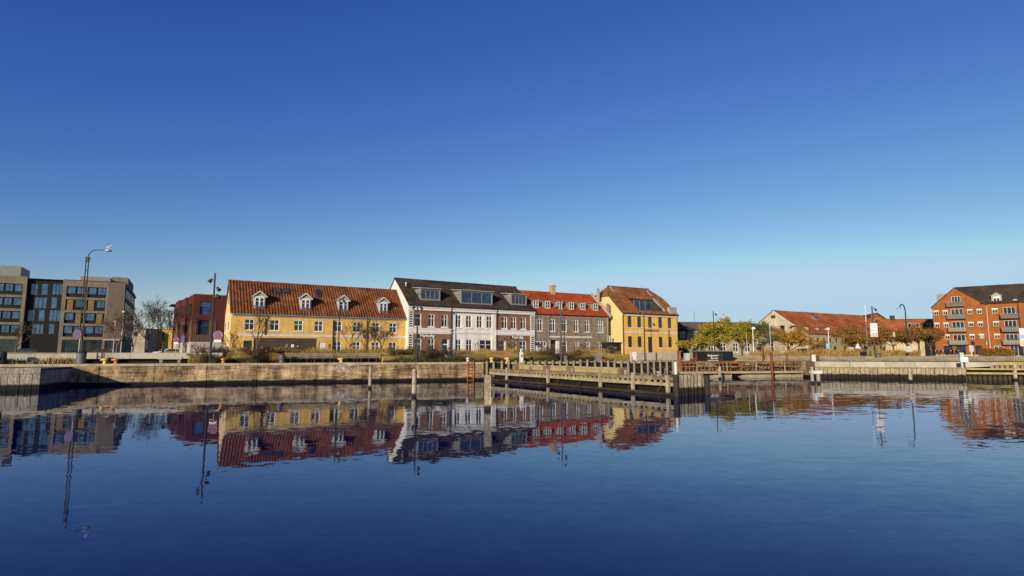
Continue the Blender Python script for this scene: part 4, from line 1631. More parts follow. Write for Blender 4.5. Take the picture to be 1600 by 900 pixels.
MB().box(2.7, 6.1, -.05, -.01, 13.6, 13.75).build('lintel', M('lintel', (.25, .09, .03), .9, .2), T)
MB().lathe((0, 0, 0), [(.1, 0), (1.0, .02), (1.0, .1), (.1, .12)], 24).build('oval_sign', M('sign_cream', (.74, .68, .58), .6, .05), T)
ov = T.children[-1]
ov.rotation_euler = (R_(90), 0, 0)
ov.scale = (.98, .45, 1)
ov.location = (7.55, -.03, 3.0)
MB().box(9.0, 9.1, -.5, -.02, 2.35, 3.25).build('hanging_sign', white, T)
MB().box(9.101, 9.45, -.5, -.02, 2.5, 3.25).build('hanging_sign_panel', M('green_sign', (.03, .10, .04), .6, .2), T)
pipe(T, [(gw + .05, -.08, 11.0), (gw + .05, -.08, .2)], .09, light_metal)
# right block
e2, r2 = 11.35, 15.9
hol = []
u0 = gw
for k in range(3):
    b = gw + k * 6.2
    for (z0, z1) in srow:
        hol.append((b + .95, b + 1.85, z0, z1))
    for (z0, z1) in ((8.85, 10.5), (6.0, 7.65), (3.3, 4.75)):
        hol.append((b + 2.75, b + 4.75, z0, z1))
    hol += [(b + .7, b + 2.2, 1.35, 2.3), (b + 3.3, b + 5.2, .1, 2.3)]
LKr = 3 * 6.2
wall('facade', brick_orange, T, gw, gw + LKr, 0, e2, hol, .15, .2)
for i, h in enumerate(hol):
    big = h[1] - h[0] > 1.6
    window(T, *h, 3 if big else 2, () if big else (.72,), fm=light_metal if big else white, y=.28, fr=.06, bar=.06, sill=False, name='balcony_door' if big and h[2] > 1 else 'window')
    if not big and h[2] > 2:
        MB().box(h[0] - .05, h[1] + .05, .09, .17, h[3] - .18, h[3] + .05).build('blind_box', white, T)
for k in range(3):
    b = gw + k * 6.2
    for i, z in enumerate((8.05, 5.2, 2.45)):
        balcony(b + 2.1, b + 5.5, z, pan[(i + k) % 3])
    dz = MB()
    x0, x1 = b + 1.0, b + 2.75
    dz.prism([(x0, .6, 11.5), (x1, .6, 11.5), (x1, .6, 13.1), ((x0 + x1) / 2, .6, 13.75), (x0, .6, 13.1)], (0, 2.6, 0))
    d = dz.build('dormer', M('dormer_grey', (.34, .33, .28), .7, .15), T)
    for s in (0, 1):
        ex = x0 - .15 if s == 0 else x1 + .15
        MB().prism([((x0 + x1) / 2, .4, 13.78), (ex, .4, 13.02), (ex, 3.2, 13.02), ((x0 + x1) / 2, 3.2, 13.78)], (0, 0, .1)).build('dormer_roof', zinc, d)
    MB().box(x0 + .3, x1 - .3, .53, .59, 11.75, 12.9).build('window', white, d)
    MB().box(x0 + .4, (x0 + x1) / 2 - .05, .5, .529, 11.95, 12.55).build('pane', glass, d)
    MB().box((x0 + x1) / 2 + .05, x1 - .4, .5, .529, 11.95, 12.55).build('pane', glass, d)
tiles('roof', roof_dk, T, gu, gw + LKr + .2, (-.2, e2), (5.5, r2), .33, .4, .04,
      lo=lambda t: max(gu, gu + (gw - gu) * max(0, 1 - t * .95) - .9), hi=lambda t: gw + LKr + .2)
tiles('rear_roof', roof_dk, T, gw, gw + LKr + .2, (11.3, e2), (5.5, r2), .4, .5, .04)
MB().box(gw + .02, gw + LKr, .4, 11, 0, e2 - .05).build('body', brick_orange, T)
# gable block roof running back
for s in (0, 1):
    ex = -.25 if s == 0 else gw + .25
    MB().prism([(gu, -.2, ap + .12), (ex, -.2, e1 - .12), (ex, 12, e1 - .12), (gu, 12, ap + .12)], (0, 0, .12)).build('roof_slope', roof_dk, T)
    MB().prism([(gu, -.24, ap + .05), (ex, -.24, e1 - .2), (ex, -.24, e1 - .05), (gu, -.24, ap + .22)], (0, .05, 0)).build('bargeboard', dark_metal, T)
MB().poly([(0, .0, 0), (0, 0, e1), (0, 12, e1), (0, 12, 0)]).build('side_wall', brick_orange, T)
MB().box(.6, 3.2, 6.5, 10, e1, ap - .6).build('lift_tower', zinc, T)
MB().box(0, gw, -.05, -.002, 0, .35).build('plinth', pale_concrete, T)

# ------------------------------------------------------------------ warehouse with long red roof
Wb = Bld('old_stone_warehouse', 'long old stone warehouse with orange-red roof and pale left gable', 'warehouse', 1262, 525, 125, 30)
T = Wb.t
LW, EW, VW, RW = 36, 4.9, 16, 10.6
holes = [(1 + i * 2.35, 1.75 + i * 2.35, 3.1, 4.05) for i in range(14)] + [(1.2 + i * 4.1, 2.6 + i * 4.1, 0.2, 2.2) for i in range(8)]
wall('facade', stone_wall, T, 0, LW, 0, EW, holes, 0, .25)
for i, h in enumerate(holes):
    window(T, *h, 2, (), fm=M('green_shutter', (.06, .075, .05), .8, .2), y=.15, sill=False)
gh = [(VW / 2 - 2.6, 5.9, 7.0), (VW / 2 + 1.6, 5.9, 7.0), (VW / 2 - .4, 8.7, 9.4)]
MB().poly([(0, 0, 0), (0, 0, EW), (0, VW / 2, RW - .06), (0, VW, EW), (0, VW, 0)]).build('gable_wall', cream_wall, T)
for (v, z0, z1) in gh:
    wd = MB().box(-.06, .02, v, v + 1.1, z0, z1).build('window', MATS['green_shutter'], T)
    MB().box(-.08, -.061, v + .12, v + .98, z0 + .12, z1 - .12).build('pane', glass, wd)
MB().poly([(LW, 0, 0), (LW, VW, 0), (LW, VW, EW), (LW, VW / 2, RW - .06), (LW, 0, EW)]).build('gable_wall', cream_wall, T)
pe, pr = (-.4, EW), (VW / 2, RW)
rW = tiles('roof', roof_far, T, -.15, LW, pe, pr, .4, .5, .05)
tiles('rear_roof', roof_far, T, -.15, LW, (VW + .4, EW), pr, .5, .6, .05)
for px_, py_ in ((1246, 514), (1259, 514), (1275, 515), (1288, 516), (1318, 517), (1340, 519)):
    u, z = Wb.uz(px_, py_, 1.7)
    d = MB().prism([(u - .7, .9, z - .6), (u + .7, .9, z - .6), (u + .7, .9, z + .35), (u - .7, .9, z + .35)], (0, 1.6, 0)).build('dormer', M('dormer_pale', (.46, .40, .30), .9, .2), T)
    MB().prism([(u - .85, .7, z + .36), (u + .85, .7, z + .36), (u + .85, 3.3, z + .8), (u - .85, 3.3, z + .8)], (0, 0, .1)).build('dormer_roof', roof_far, d)
    MB().box(u - .1, u + .5, .86, .9, z - .4, z + .25).build('pane', glass, d)
u, z = Wb.uz(1277, 498, 5)
skylight(T, u, .64, pe, pr, 1.6, 1.2, light_metal)

W2 = Bld('cream_red_roof_house', 'low cream building with long red roof behind brown trees, left of brick flats', 'house', 1358, 525, 141, -3)
T = W2.t
L2 = W2.uz(1530, 520)[0]
holes = [(1.5 + i * 3.1, 2.7 + i * 3.1, 3.3, 4.6) for i in range(int(L2 / 3.1))]
wall('facade', cream_wall, T, 0, L2, 0, 5.9, holes, 0, .2)
for h in holes:
    window(T, *h, 2, (), fm=M('brown_frame', (.12, .09, .05), .8, .2), y=.12, sill=False)
tiles('roof', roof_far, T, -.1, L2, (-.4, 5.9), (5, 9.4), .4, .5, .05)
tiles('rear_roof', roof_far, T, -.1, L2, (10.4, 5.9), (5, 9.4), .5, .6, .05)
MB().poly([(0, 0, 0), (0, 0, 5.9), (0, 5, 9.35), (0, 10, 5.9), (0, 10, 0)]).build('gable_wall', cream_wall, T)
for i in range(5):
    u = W2.uz(1418 + i * 12, 508, 2)[0]
    MB().box(u - .5, u + .5, 1.2, 2.6, 6.9, 8.1).build('dormer', M('dormer_tan', (.35, .29, .18), .9, .2), T)
    MB().box(u - .3, u + .3, 1.15, 1.199, 7.05, 7.9).build('pane', glass, T.children[-1])
MB().box(8.2, 9.0, 4.2, 5.0, 8.2, 10.2).build('chimney', M('dark_chimney', (.06, .05, .045), .9, .2), T)

G = Bld('black_roof_gable_house', 'brick gable house with black slate roof behind the red roofs at right', 'house', 1374, 525, 150, 8)
T = G.t
MB().poly([(-5, 0, 0), (5.5, 0, 0), (5.5, 0, 7.4), (-.3, 0, 11.0), (-5, 0, 8.2)]).build('gable_wall', brick_orange, T)
MB().prism([(-.3, -.2, 11.1), (5.8, -.2, 7.3), (8, 12, 7.3), (5, 12, 11.1)], (0, 0, .2)).build('roof', roof_black, T)
MB().prism([(-.3, -.2, 11.1), (-5.4, -.2, 8.0), (-5, 12, 8.0), (5, 12, 11.1)], (0, 0, .2)).build('roof_slope', roof_far, T)
wd = MB().box(-.9, .9, -.1, .0, 8.3, 9.7).build('window', white, T)
MB().box(-.3, .5, -.13, -.101, 8.6, 9.5).build('pane', glass, wd)

# ------------------------------------------------------------------ low black house behind the trees
Nb = Bld('low_black_house', 'long low black boarded house with brown felt roof behind the yellow trees', 'house', 1056, 530, 108, 8)
T = Nb.t
LN = Nb.uz(1226, 530)[0]
EN, RN = 5.0, 6.9
bs = Nb.uz(1100, 530)[0]
hb = [Nb.rect(1062, 518, 1072, 528), Nb.rect(1084, 517, 1092, 528)]
wall('facade', black_wall, T, 0, bs, 0, EN, hb, 0, .2)
for h in hb:
    window(T, *h, 2, (), y=.12, sill=False, fm=M('bluish_frame', (.42, .44, .48), .6, .1))
hw_ = [(bs + .8 + i * 2.5, bs + 1.9 + i * 2.5, .9, 2.6) for i in range(int((LN - bs - 1) / 2.5))]
wall('facade', M('tan_wall', (.34, .28, .20), .9, .25), T, bs, LN, 0, EN, hw_, 0, .2)
for h in hw_:
    window(T, *h, 2, (.6,), y=.12)
tiles('roof', roof_black, T, -.2, bs, (-.3, EN), (5, RN), .35, .4, .03, hi=lambda t: bs - .8 - 4.2 * t)
MB().poly([(bs - .8, -.3, EN + .01), (LN + .3, -.3, EN + .01), (LN - 4.5, 5, RN), (bs - 5, 5, RN)]).build('roof_slope', roof_felt, T)
MB().poly([(LN + .3, -.3, EN + .02), (LN + .3, 10, EN + .02), (LN - 4.5, 5, RN + .01)]).build('hip', roof_black, T)
MB().poly([(-.2, 5, RN), (LN - 4.5, 5, RN), (LN + .3, 10.3, EN), (-.2, 10.3, EN)]).build('rear_roof', roof_felt, T)
MB().poly([(0, 0, 0), (0, 0, EN), (0, 5, RN), (0, 10, EN), (0, 10, 0)]).build('gable_wall', black_wall, T)
MB().poly([(LN, 0, 0), (LN, 10, 0), (LN, 10, EN), (LN, 0, EN)]).build('end_wall', black_wall, T)
MB().tube((Nb.uz(1085, 505, 5)[0], 5, RN - .1), (Nb.uz(1085, 505, 5)[0], 5, RN + 2.2), .03, n=5).build('aerial', dark_metal, T)

# ------------------------------------------------------------------ roads and pavements in front of the row
rd = MB()
p = [A.w(-45, -11), A.w(75, -11), A.w(75, -3.6), A.w(-45, -3.6)]
rd.poly([(q.x, q.y, GZ + .004) for q in p])
struct(rd.build('road', asphalt))
pv = MB().prism([(q.x, q.y, GZ + .001) for q in (A.w(-2, -3.5), A.w(60, -3.5), A.w(60, -.05 + 1.2), A.w(-2, -.05))], (0, 0, .12))
struct(pv.build('pavement', paving))
mk = MB()
for i in range(30):
    u = -40 + i * 4
    q = [A.w(u, -7.35), A.w(u + 2, -7.35), A.w(u + 2, -7.25), A.w(u, -7.25)]
    mk.poly([(c.x, c.y, GZ + .008) for c in q])
struct(mk.build('road_marking', white))
pr_ = MB()
for k0, k1 in ((-48, CX - .2),):
    a, b = qpt(k0, .55), qpt(k1, .55)
    c, d = qpt(k1, 3.2), qpt(k0, 3.2)
    pr_.poly([(q.x, q.y, GZ + .004) for q in (a, b, c, d)])
struct(pr_.build('promenade', paving))

# ------------------------------------------------------------------ vegetation
def grow(rng, segs, tips, p, d, ln, r, lev, maxlev, spread, upw):
    n = 3 if lev < maxlev - 1 else 2
    q = Vector(p)
    dd = Vector(d)
    rr = r
    for i in range(n):
        dd = (dd + Vector((rng.gauss(0, .12), rng.gauss(0, .12), rng.gauss(0, .08) + upw * .06))).normalized()
        e = q + dd * (ln / n)
        r2 = rr * .82
        segs.append((q.copy(), e.copy(), rr, r2, lev))
        q, rr = e, r2
        if lev < maxlev and i > 0 and rng.random() < .75:
            side(rng, segs, tips, q, dd, ln * rng.uniform(.45, .7), rr * .6, lev + 1, maxlev, spread, upw)
    if lev < maxlev:
        for k in range(rng.choice((2, 3))):
            side(rng, segs, tips, q, dd, ln * rng.uniform(.55, .8), rr * .75, lev + 1, maxlev, spread, upw)
    else:
        tips.append(q.copy())


def side(rng, segs, tips, p, d, ln, r, lev, maxlev, spread, upw):
    a = rng.uniform(0, 2 * math.pi)
    o = d.orthogonal().normalized()
    o.rotate(Matrix.Rotation(a, 3, d))
    nd = (d + o * rng.uniform(.5, 1.1) * spread + Vector((0, 0, .25 * upw))).normalized()
    grow(rng, segs, tips, p, nd, ln, max(r, .008), lev, maxlev, spread, upw)


def tree(name, label, px, py_top, Y, seed, leafmat=None, nleaf=0, leaf=.16, spread=.9, clear=.35, maxlev=4, rad=None, lean=0.0, width=None, bk=None, group=None, cat='tree', base=None, thick=1.0):
    rng = random.Random(seed)
    p = at(px, 556, Y) if base is None else base
    h = at(px, py_top, Y).z - GZ
    t = thing(name, label, cat, (p.x, p.y, GZ), 0, group)
    segs, tips = [], []
    r0 = rad or h * .018
    q = Vector((0, 0, -.05))
    d = Vector((lean, 0, 1)).normalized()
    tr = MB()
    e = q + d * (h * clear)
    tr.tube(q, e, r0 * 1.15, r0, 8)
    for k in range(3):
        side(rng, segs, tips, e, d, h * .3, r0 * .65, 1, maxlev, spread, .8)
    grow(rng, segs, tips, e, d, h * .36, r0 * .9, 1, maxlev, spread, 1.0)
    # fit to the wanted height / width
    zmax = max(s[1].z for s in segs)
    zk = (h - e.z) / max(.1, zmax - e.z)
    xm = max(abs(s[1].x) for s in segs)
    xk = 1.0 if width is None else (width / 2) / max(.1, xm)

    def fit(v):
        return Vector((v.x * xk if v.z > e.z else v.x, v.y * xk, e.z + (v.z - e.z) * zk if v.z > e.z else v.z))
    tr.build('trunk', bk or bark, t)
    br = MB()
    for (a, b, ra_, rb_, lev) in segs:
        br.tube(fit(a), fit(b), max(ra_, .012) * thick, max(rb_, .010) * thick, 5 if lev < 3 else 3, caps=False)
    br.build('branches', bk or bark, t)
    if leafmat and nleaf:
        pts = [fit(s[0].lerp(s[1], rng.random())) for s in segs if s[4] >= 2]
        n = int(nleaf * .8)
        idx = np.random.RandomState(seed).randint(0, len(pts), n)
        rs = np.random.RandomState(seed + 1)
        c = np.array([tuple(pts[i]) for i in idx]) + rs.normal(0, leaf * 1.25, (n, 3))
        c[:, 2] = np.maximum(c[:, 2], h * clear * .7)
        a = rs.normal(0, 1, (n, 3))
        a /= np.linalg.norm(a, axis=1)[:, None]
        b = np.cross(a, rs.normal(0, 1, (n, 3)))
        b /= np.linalg.norm(b, axis=1)[:, None]
        sz = leaf * rs.uniform(.5, 1.1, n)[:, None]
        V = np.stack([c - a * sz, c - b * sz * .6, c + a * sz, c + b * sz * .6], 1).reshape(-1, 3)
        Fq = np.arange(4 * n).reshape(-1, 4)
        mesh_np('crown', V, Fq, leafmat, t)
    return t


def blades(name, label, cat, pts, hmin, hmax, mat, seed, wid=.022, lean=.25, clump=0):
    """ornamental grass: curved two-segment blades at the base points pts (n,3)"""
    rs = np.random.RandomState(seed)
    n = len(pts)
    a = rs.uniform(0, 2 * np.pi, n)
    h = rs.uniform(hmin, hmax, n)
    if clump:
        k = np.sin(pts[:, 0] * 2.1 + np.cos(pts[:, 1] * 1.7) * 2) * .5 + .5
        h *= (1 - clump) + clump * k * rs.uniform(.7, 1.3, n)
    w = wid * rs.uniform(.6, 1.4, n)
    dx, dy = np.cos(a), np.sin(a)
    ln = lean * h * rs.uniform(.2, 1.6, n)
    bx, by = rs.normal(0, 1, n), rs.normal(0, 1, n)
    bl = np.hypot(bx, by) + 1e-6
    bx, by = bx / bl * ln, by / bl * ln
    z0 = pts[:, 2]
    v0 = np.stack([pts[:, 0] - dx * w, pts[:, 1] - dy * w, z0 - .02], 1)
    v1 = np.stack([pts[:, 0] + dx * w, pts[:, 1] + dy * w, z0 - .02], 1)
    v2 = np.stack([pts[:, 0] + dx * w * .8 + bx * .35, pts[:, 1] + dy * w * .8 + by * .35, z0 + h * .6], 1)
    v3 = np.stack([pts[:, 0] - dx * w * .8 + bx * .35, pts[:, 1] - dy * w * .8 + by * .35, z0 + h * .6], 1)
    v4 = np.stack([pts[:, 0] + dx * w * .5 + bx, pts[:, 1] + dy * w * .5 + by, z0 + h], 1)
    v5 = np.stack([pts[:, 0] - dx * w * .5 + bx, pts[:, 1] - dy * w * .5 + by, z0 + h * .98], 1)
    V = np.stack([v0, v1, v2, v3, v4, v5], 1).reshape(-1, 3)
    k = np.arange(n)[:, None] * 6
    Fq = np.concatenate([k + np.array([[0, 1, 2, 3]]), k + np.array([[3, 2, 4, 5]])])
    o = mesh_np(name, V, Fq, mat)
    o['kind'] = 'stuff'
    o['label'] = label
    o['category'] = cat
    return o


def strip(px0, px1, o0, o1, n, seed):
    """random ground points on the promenade between two pixel columns, o0..o1 m behind the quay edge"""
    rs = np.random.RandomState(seed)
    a, b = qpx(px0, o0), qpx(px1, o0)
    s = rs.uniform(0, 1, n)
    o = rs.uniform(0, o1 - o0, n)
    P0 = np.array(a)[None] + (np.array(b) - np.array(a))[None] * s[:, None] + np.array(QN)[None] * o[:, None]
    P0[:, 2] = GZ
    return P0


def strip_d(px0, px1, d0, d1, n, seed):
    rs = np.random.RandomState(seed)
    d = rs.uniform(d0, d1, n)
    px = rs.uniform(px0, px1, n)
    x = (px - 800) / FPX * d * .993
    return np.stack([x, d, np.full(n, GZ)], 1)


blades('dry_grass_bed', 'tall dry grass bed before the yellow house', 'grass', strip(293, 444, 1.9, 6.5, 11000, 1), .55, 1.3, grass_dry, 1, .014, .16, clump=.3)
blades('dry_grass_bed', 'tall dry grass bed before the white and brick house', 'grass', strip(597, 990, 1.9, 7, 26000, 2), .55, 1.25, grass_dry, 2, .014, .16, clump=.3)
blades('low_green_grass', 'low green plants at the foot of the dry grass', 'grass', np.concatenate([strip(330, 442, 1.2, 2.1, 3500, 3), strip(600, 960, 1.2, 2.1, 8000, 4)]), .12, .42, bush_mat, 3, .03, .6, clump=.6)
blades('wall_foot_grass', 'pale dry grass along the foot of the left concrete wall', 'grass', strip(-8, 122, 1.6, 2.7, 2200, 5), .12, .5, grass_dry, 4, clump=.8)
blades('dry_grass_bed', 'tall dry grass behind the benches', 'grass', strip(440, 600, 5.2, 8.5, 6500, 6), .6, 1.35, grass_dry, 5, .014, .16, clump=.3)
blades('golden_grass_bed', 'golden grass bed left of the banner pole', 'grass', strip_d(1262, 1362, 66, 72, 6500, 7), .7, 1.35, grass_gold, 6, .03, clump=.4)
blades('golden_grass_bed', 'rounded golden grass clumps right of the banner pole', 'grass', np.concatenate([strip_d(1368, 1436, 63, 67, 4500, 8), strip_d(1380, 1412, 58, 59.5, 900, 9)]), .5, 1.15, grass_gold, 7, .03, clump=.4)
blades('golden_grass_bed', 'sparse golden reeds behind the floating restaurant', 'grass', strip_d(1172, 1262, 64, 67, 2400, 10), .5, 1.3, grass_gold, 8, .025, clump=.4)

# bare trees
tree('bare_tree', 'bare tree with fine twigs in the gap, left of two', 229, 460, 86, 11, spread=.55, clear=.28, maxlev=5, width=8, rad=.13, thick=1.1)
tree('bare_tree', 'bare tree with fine twigs in the gap, right of two', 254, 467, 88, 12, spread=.55, clear=.28, maxlev=5, width=6.5, rad=.13, thick=1.1)
tree('bare_tree', 'slim bare tree between the office corner and the twin bare trees', 207, 490, 90, 61, leaf_br, 260, .07, spread=.6, clear=.25, maxlev=5, width=5, rad=.09)
tree('bare_tree', 'slim bare tree close to the red terrace left edge', 268, 486, 92, 62, leaf_br, 200, .07, spread=.6, clear=.25, maxlev=5, width=5, rad=.08)
tree('bare_tree', 'bare brownish tree before the corner of the office block', 182, 482, 82, 13, leaf_br, 900, .09, spread=.8, clear=.25, maxlev=5, width=6.5, rad=.14)
tree('bare_tree', 'small sparse tree before the left part of the office block', 24, 500, 84, 14, leaf_gn, 700, .1, spread=.8, clear=.3, maxlev=4, width=4.5, rad=.1)
tree('bare_tree', 'bare forked tree before the left windows of the yellow house', 401, 484, 58, 15, spread=.8, clear=.33, maxlev=4, width=4.6, rad=.1)
tree('bare_shrub', 'twiggy bare shrub by the yellow house left corner', 363, 516, 57, 16, leaf_br, 250, .05, spread=.9, clear=.15, maxlev=4, width=3.2, rad=.07, cat='shrub')
tree('bare_tree', 'slender bare tree before the middle of the yellow house', 547, 494, 60, 17, leaf_or, 160, .05, spread=.6, clear=.3, maxlev=4, width=3.2, rad=.06)
tree('bare_tree', 'leaning bare tree before the yellow house right end', 563, 506, 60, 18, spread=.8, clear=.4, maxlev=4, width=3.6, lean=.32, rad=.07)
tree('bare_tree', 'wide twiggy tree with last orange leaves at yellow house right end', 594, 500, 61, 19, leaf_or, 900, .06, spread=.9, clear=.22, maxlev=5, width=5.2, rad=.08)
tree('bare_shrub', 'low bare shrub before the white facade', 747, 529, 62, 20, leaf_br, 60, .05, spread=.8, clear=.2, maxlev=3, width=2.2, rad=.04, cat='shrub')
tree('bare_shrub', 'pale twiggy shrub before the right brick wing', 797, 523, 62, 21, leaf_gold, 420, .06, spread=.8, clear=.12, maxlev=4, width=2.4, rad=.05, cat='shrub')
tree('bare_shrub', 'orange twigged shrub before the grey house', 912, 534, 64, 22, leaf_or, 260, .06, spread=.9, clear=.1, maxlev=4, width=4.5, rad=.05, cat='shrub')

ordn = ['first', 'second', 'third', 'fourth', 'fifth', 'sixth', 'seventh', 'eighth', 'ninth', 'tenth', 'eleventh', 'twelfth', 'thirteenth', 'fourteenth']
for i, px_ in enumerate((312, 338, 378, 392, 420, 436, 612, 628, 640, 668, 700, 852, 905, 958)):
    mt_ = (leaf_br, bush_mat, leaf_or)[i % 3]
    tree('scrub_shrub', 'low brown leafless scrub shrub in the grass beds, %s from the left' % ordn[i], px_, 536 + (i * 5) % 9, 50 + (px_ - 300) * .012, 200 + i, mt_, 260, .06, .9, .08, 4, .03, width=1.9, cat='shrub', base=qpx(px_, 3.0 + (i % 3)), group='scrub shrubs in the grass beds')
# trees with autumn leaves
tree('pollarded_tree', 'small pale green pollard tree beside the ochre house, left of two', 1080, 531, 70, 31, leaf_yg, 1900, .12, .9, .35, 3, .22, width=3.4, bk=bark_l)
tree('pollarded_tree', 'small yellow green pollard tree, right of two', 1095, 529, 71, 32, leaf_yg, 1700, .12, .9, .35, 3, .2, width=3.4, bk=bark_l)
tree('autumn_tree', 'broad yellow and green autumn tree behind the black kiosk', 1126, 496, 78, 33, leaf_yg, 13000, .15, 1.0, .2, 4, .17, width=6.4)
tree('autumn_tree', 'yellowish sparse autumn tree right of the black kiosk', 1160, 501, 80, 34, leaf_yg, 6500, .13, .9, .2, 4, .14, width=5.0)
tree('autumn_tree', 'olive green tree behind the white street lamp', 1187, 503, 81, 35, leaf_gn, 6800, .13, .9, .2, 4, .14, width=4.8)
tree('autumn_tree', 'thin nearly bare tree beside the olive tree', 1206, 507, 78, 36, leaf_br, 240, .1, .8, .3, 4, .1, width=3.2)
tree('autumn_tree', 'golden yellow tree before the pale warehouse gable', 1233, 508, 84, 37, leaf_gold, 7000, .15, 1.0, .22, 4, .15, width=5.6)
tree('autumn_tree', 'broad orange gold tree before the warehouse roof', 1331, 508, 92, 38, leaf_or, 9000, .16, 1.0, .25, 4, .17, width=7.2)
tree('autumn_tree', 'brown autumn tree just left of the banner pole', 1352, 517, 94, 39, leaf_br, 4200, .15, 1.0, .3, 4, .15, width=5.4)
for i, (px_, yt, w_, sd_, mt, lb) in enumerate(((1377, 511, 3.6, 41, leaf_or, 'orange tree just right of the banner pole'), (1397, 513, 5.4, 42, leaf_br, 'brown pollarded tree left of the tall dark street lamp'),
                                             (1418, 514, 4.6, 43, leaf_br, 'brown pollarded tree behind the tall dark street lamp'), (1437, 507, 4.8, 44, leaf_or, 'orange and green tree left of the brick flats'),
                                             (1455, 512, 4.4, 45, leaf_br, 'brown tree touching the brick flats left corner'))):
    tree('autumn_tree', lb, px_, yt, 96 + i, sd_, mt, 4200, .15, 1.0, .38, 4, .14, width=w_)
tree('bare_tree', 'small red-brown tree before the warehouse doors', 1278, 530, 100, 46, leaf_br, 1200, .12, .9, .25, 4, .1, width=4.2)
hg = thing('copper_hedge', 'copper brown clipped hedge before the brick flats', 'hedge', at(1542, 558, 84) * 1.0)
hg.location.z = GZ
rs = np.random.RandomState(5)
n = 6500
c = np.stack([rs.uniform(0, 4.4, n), rs.uniform(0, 1.6, n), rs.uniform(0, 1.0, n) ** .8], 1)
c[:, 2] *= 1.25 + .22 * np.sin(c[:, 0] * 3)
a = rs.normal(0, 1, (n, 3)); a /= np.linalg.norm(a, axis=1)[:, None]
b = np.cross(a, rs.normal(0, 1, (n, 3))); b /= np.linalg.norm(b, axis=1)[:, None]
V = np.stack([c - a * .09, c - b * .06, c + a * .09, c + b * .06], 1).reshape(-1, 3)
mesh_np('foliage', V, np.arange(4 * n).reshape(-1, 4), leaf_or, hg)
stm = MB()
for i in range(12):
    stm.tube((.2 + i * .36, .8, 0), (.2 + i * .36 + .05, .8, .9), .03, .02, 5)
stm.build('stems', bark, hg)

# ------------------------------------------------------------------ low walls, benches
wl0, wl1 = qpx(-25, 2.9), qpx(347, 2.9)
lw = thing('low_concrete_wall', 'long low concrete seat wall behind the left quay', 'wall', wl0, QA)
Lw = (wl1 - wl0).length
ust = (qpx(128, 2.9) - wl0).length
rng = random.Random(3)
u = 0
while u < Lw - .1:
    w = min(3.0, Lw - u)
    if u + w / 2 < ust:
        MB().box(u + .012, u + w - .012, 0, .45, 0, .70 + rng.uniform(-.006, .006)).build('wall_block', concrete_l, lw)
    else:
        lim = qpx(300, 2.9)
        MB().box(u + .012, u + w - .012, 0, .5, .34, .78 + rng.uniform(-.006, .006)).build('wall_block', concrete_l, lw)
    MB().box(u + .01, u + w - .01, .46, 1.6, .55, .80).build('cap_slab', concrete, lw)
    u += w
MB().box(ust, Lw, .5, .6, 0, .54).build('recess_shade', black, lw)  # black box painted in as the shade under the overhanging slab
sb = thing('concrete_seat_slab', 'short pale concrete seat slab on the quay left of the spotlight mast', 'bench', qpx(246, 1.9), QA)
MB().box(0, 1.6, 0, .5, .3, .42).build('seat', concrete_l, sb)
MB().box(.1, .3, .1, .4, 0, .3).build('leg', concrete, sb)
MB().box(1.3, 1.5, .1, .4, 0, .3).build('leg', concrete, sb)

bp0, bp1 = qpx(447, 2.3), qpx(594, 2.3)
Lb = (bp1 - bp0).length
nb = 4
for i in range(nb):
    lb = ['weathered timber bench on the quay, nearest the bin', 'weathered timber bench, second from the bin', 'weathered timber bench behind the yellow hooked bollard', 'weathered timber bench at the right end of the row'][i]
    t = thing('timber_bench', lb, 'bench', bp0 + (bp1 - bp0) * (i / nb), QA, 'long benches on the quay')
    w = Lb / nb
    for k in range(3):
        MB().box(.02, w - .02, .02 + k * .17, .17 + k * .17, .36, .42).build('seat_slat', timber, t)
    for k in range(2):
        MB().box(.02, w - .02, .56, .62, .47 + k * .16, .61 + k * .16).build('back_slat', timber, t)
    for x in (.3, w / 2, w - .3):
        MB().box(x - .03, x + .03, .08, .5, 0, .36).build('leg', dark_metal, t)
        MB().box(x - .03, x + .03, .62, .68, .0, .8).build('back_post', timber, t)
    MB().box(0.02, w - .02, 1.0, 1.3, 0, .55).build('planter_wall', timber_d, t)

cw = thing('concrete_quay_wall', 'pale concrete wall panels before the ochre house', 'wall', at(986, 566, 58) * 1, R_(12))
cw.location.z = GZ
for i in range(3):
    MB().box(i * 1.72 + .02, i * 1.72 + 1.68, 0, .3, 0, .82).build('wall_panel', M('wall_pale', (.34, .30, .24), .9, .15, 1), cw)

# ------------------------------------------------------------------ bollards, bins, boxes
def bollard(px, label, mat, kind=0, off=.32, group='mooring bollards on the quay edge'):
    t = thing('mooring_bollard', label, 'bollard', qpx(px, off), QA, group)
    MB().lathe((0, 0, 0), [(.19, 0), (.19, .03), (.12, .05), (.11, .22), (.13, .25)], 14).build('post', mat, t)
    if kind == 0:
        MB().lathe((0, 0, .25), [(.13, 0), (.19, .03), (.19, .1), (.12, .14)], 14).build('head', mat, t)
        MB().box(-.27, -.1, -.08, .08, .24, .36).build('horn', mat, t)
    else:
        MB().lathe((0, 0, .25), [(.13, 0), (.2, .03), (.17, .12), (.08, .15)], 14).build('head', mat, t)
    return t


bollard(164, 'pale yellow bollard on the quay right of the grey bin', yellow_paint, 0)
bollard(181, 'orange rusty bollard next to the pale yellow one', orange_paint, 0)
bollard(349, 'orange bollard on the quay below the yellow house corner', orange_paint, 1)
bollard(533, 'yellow hooked bollard before the benches above the graffiti', yellow_paint, 0)
bollard(731, 'pale grey bollard above the orange ladder', light_metal, 1)
bollard(768, 'yellow round bollard just right of the ladder', yellow_paint, 1)
bollard(793, 'yellow hooked bollard behind the timber pier', yellow_paint, 0)


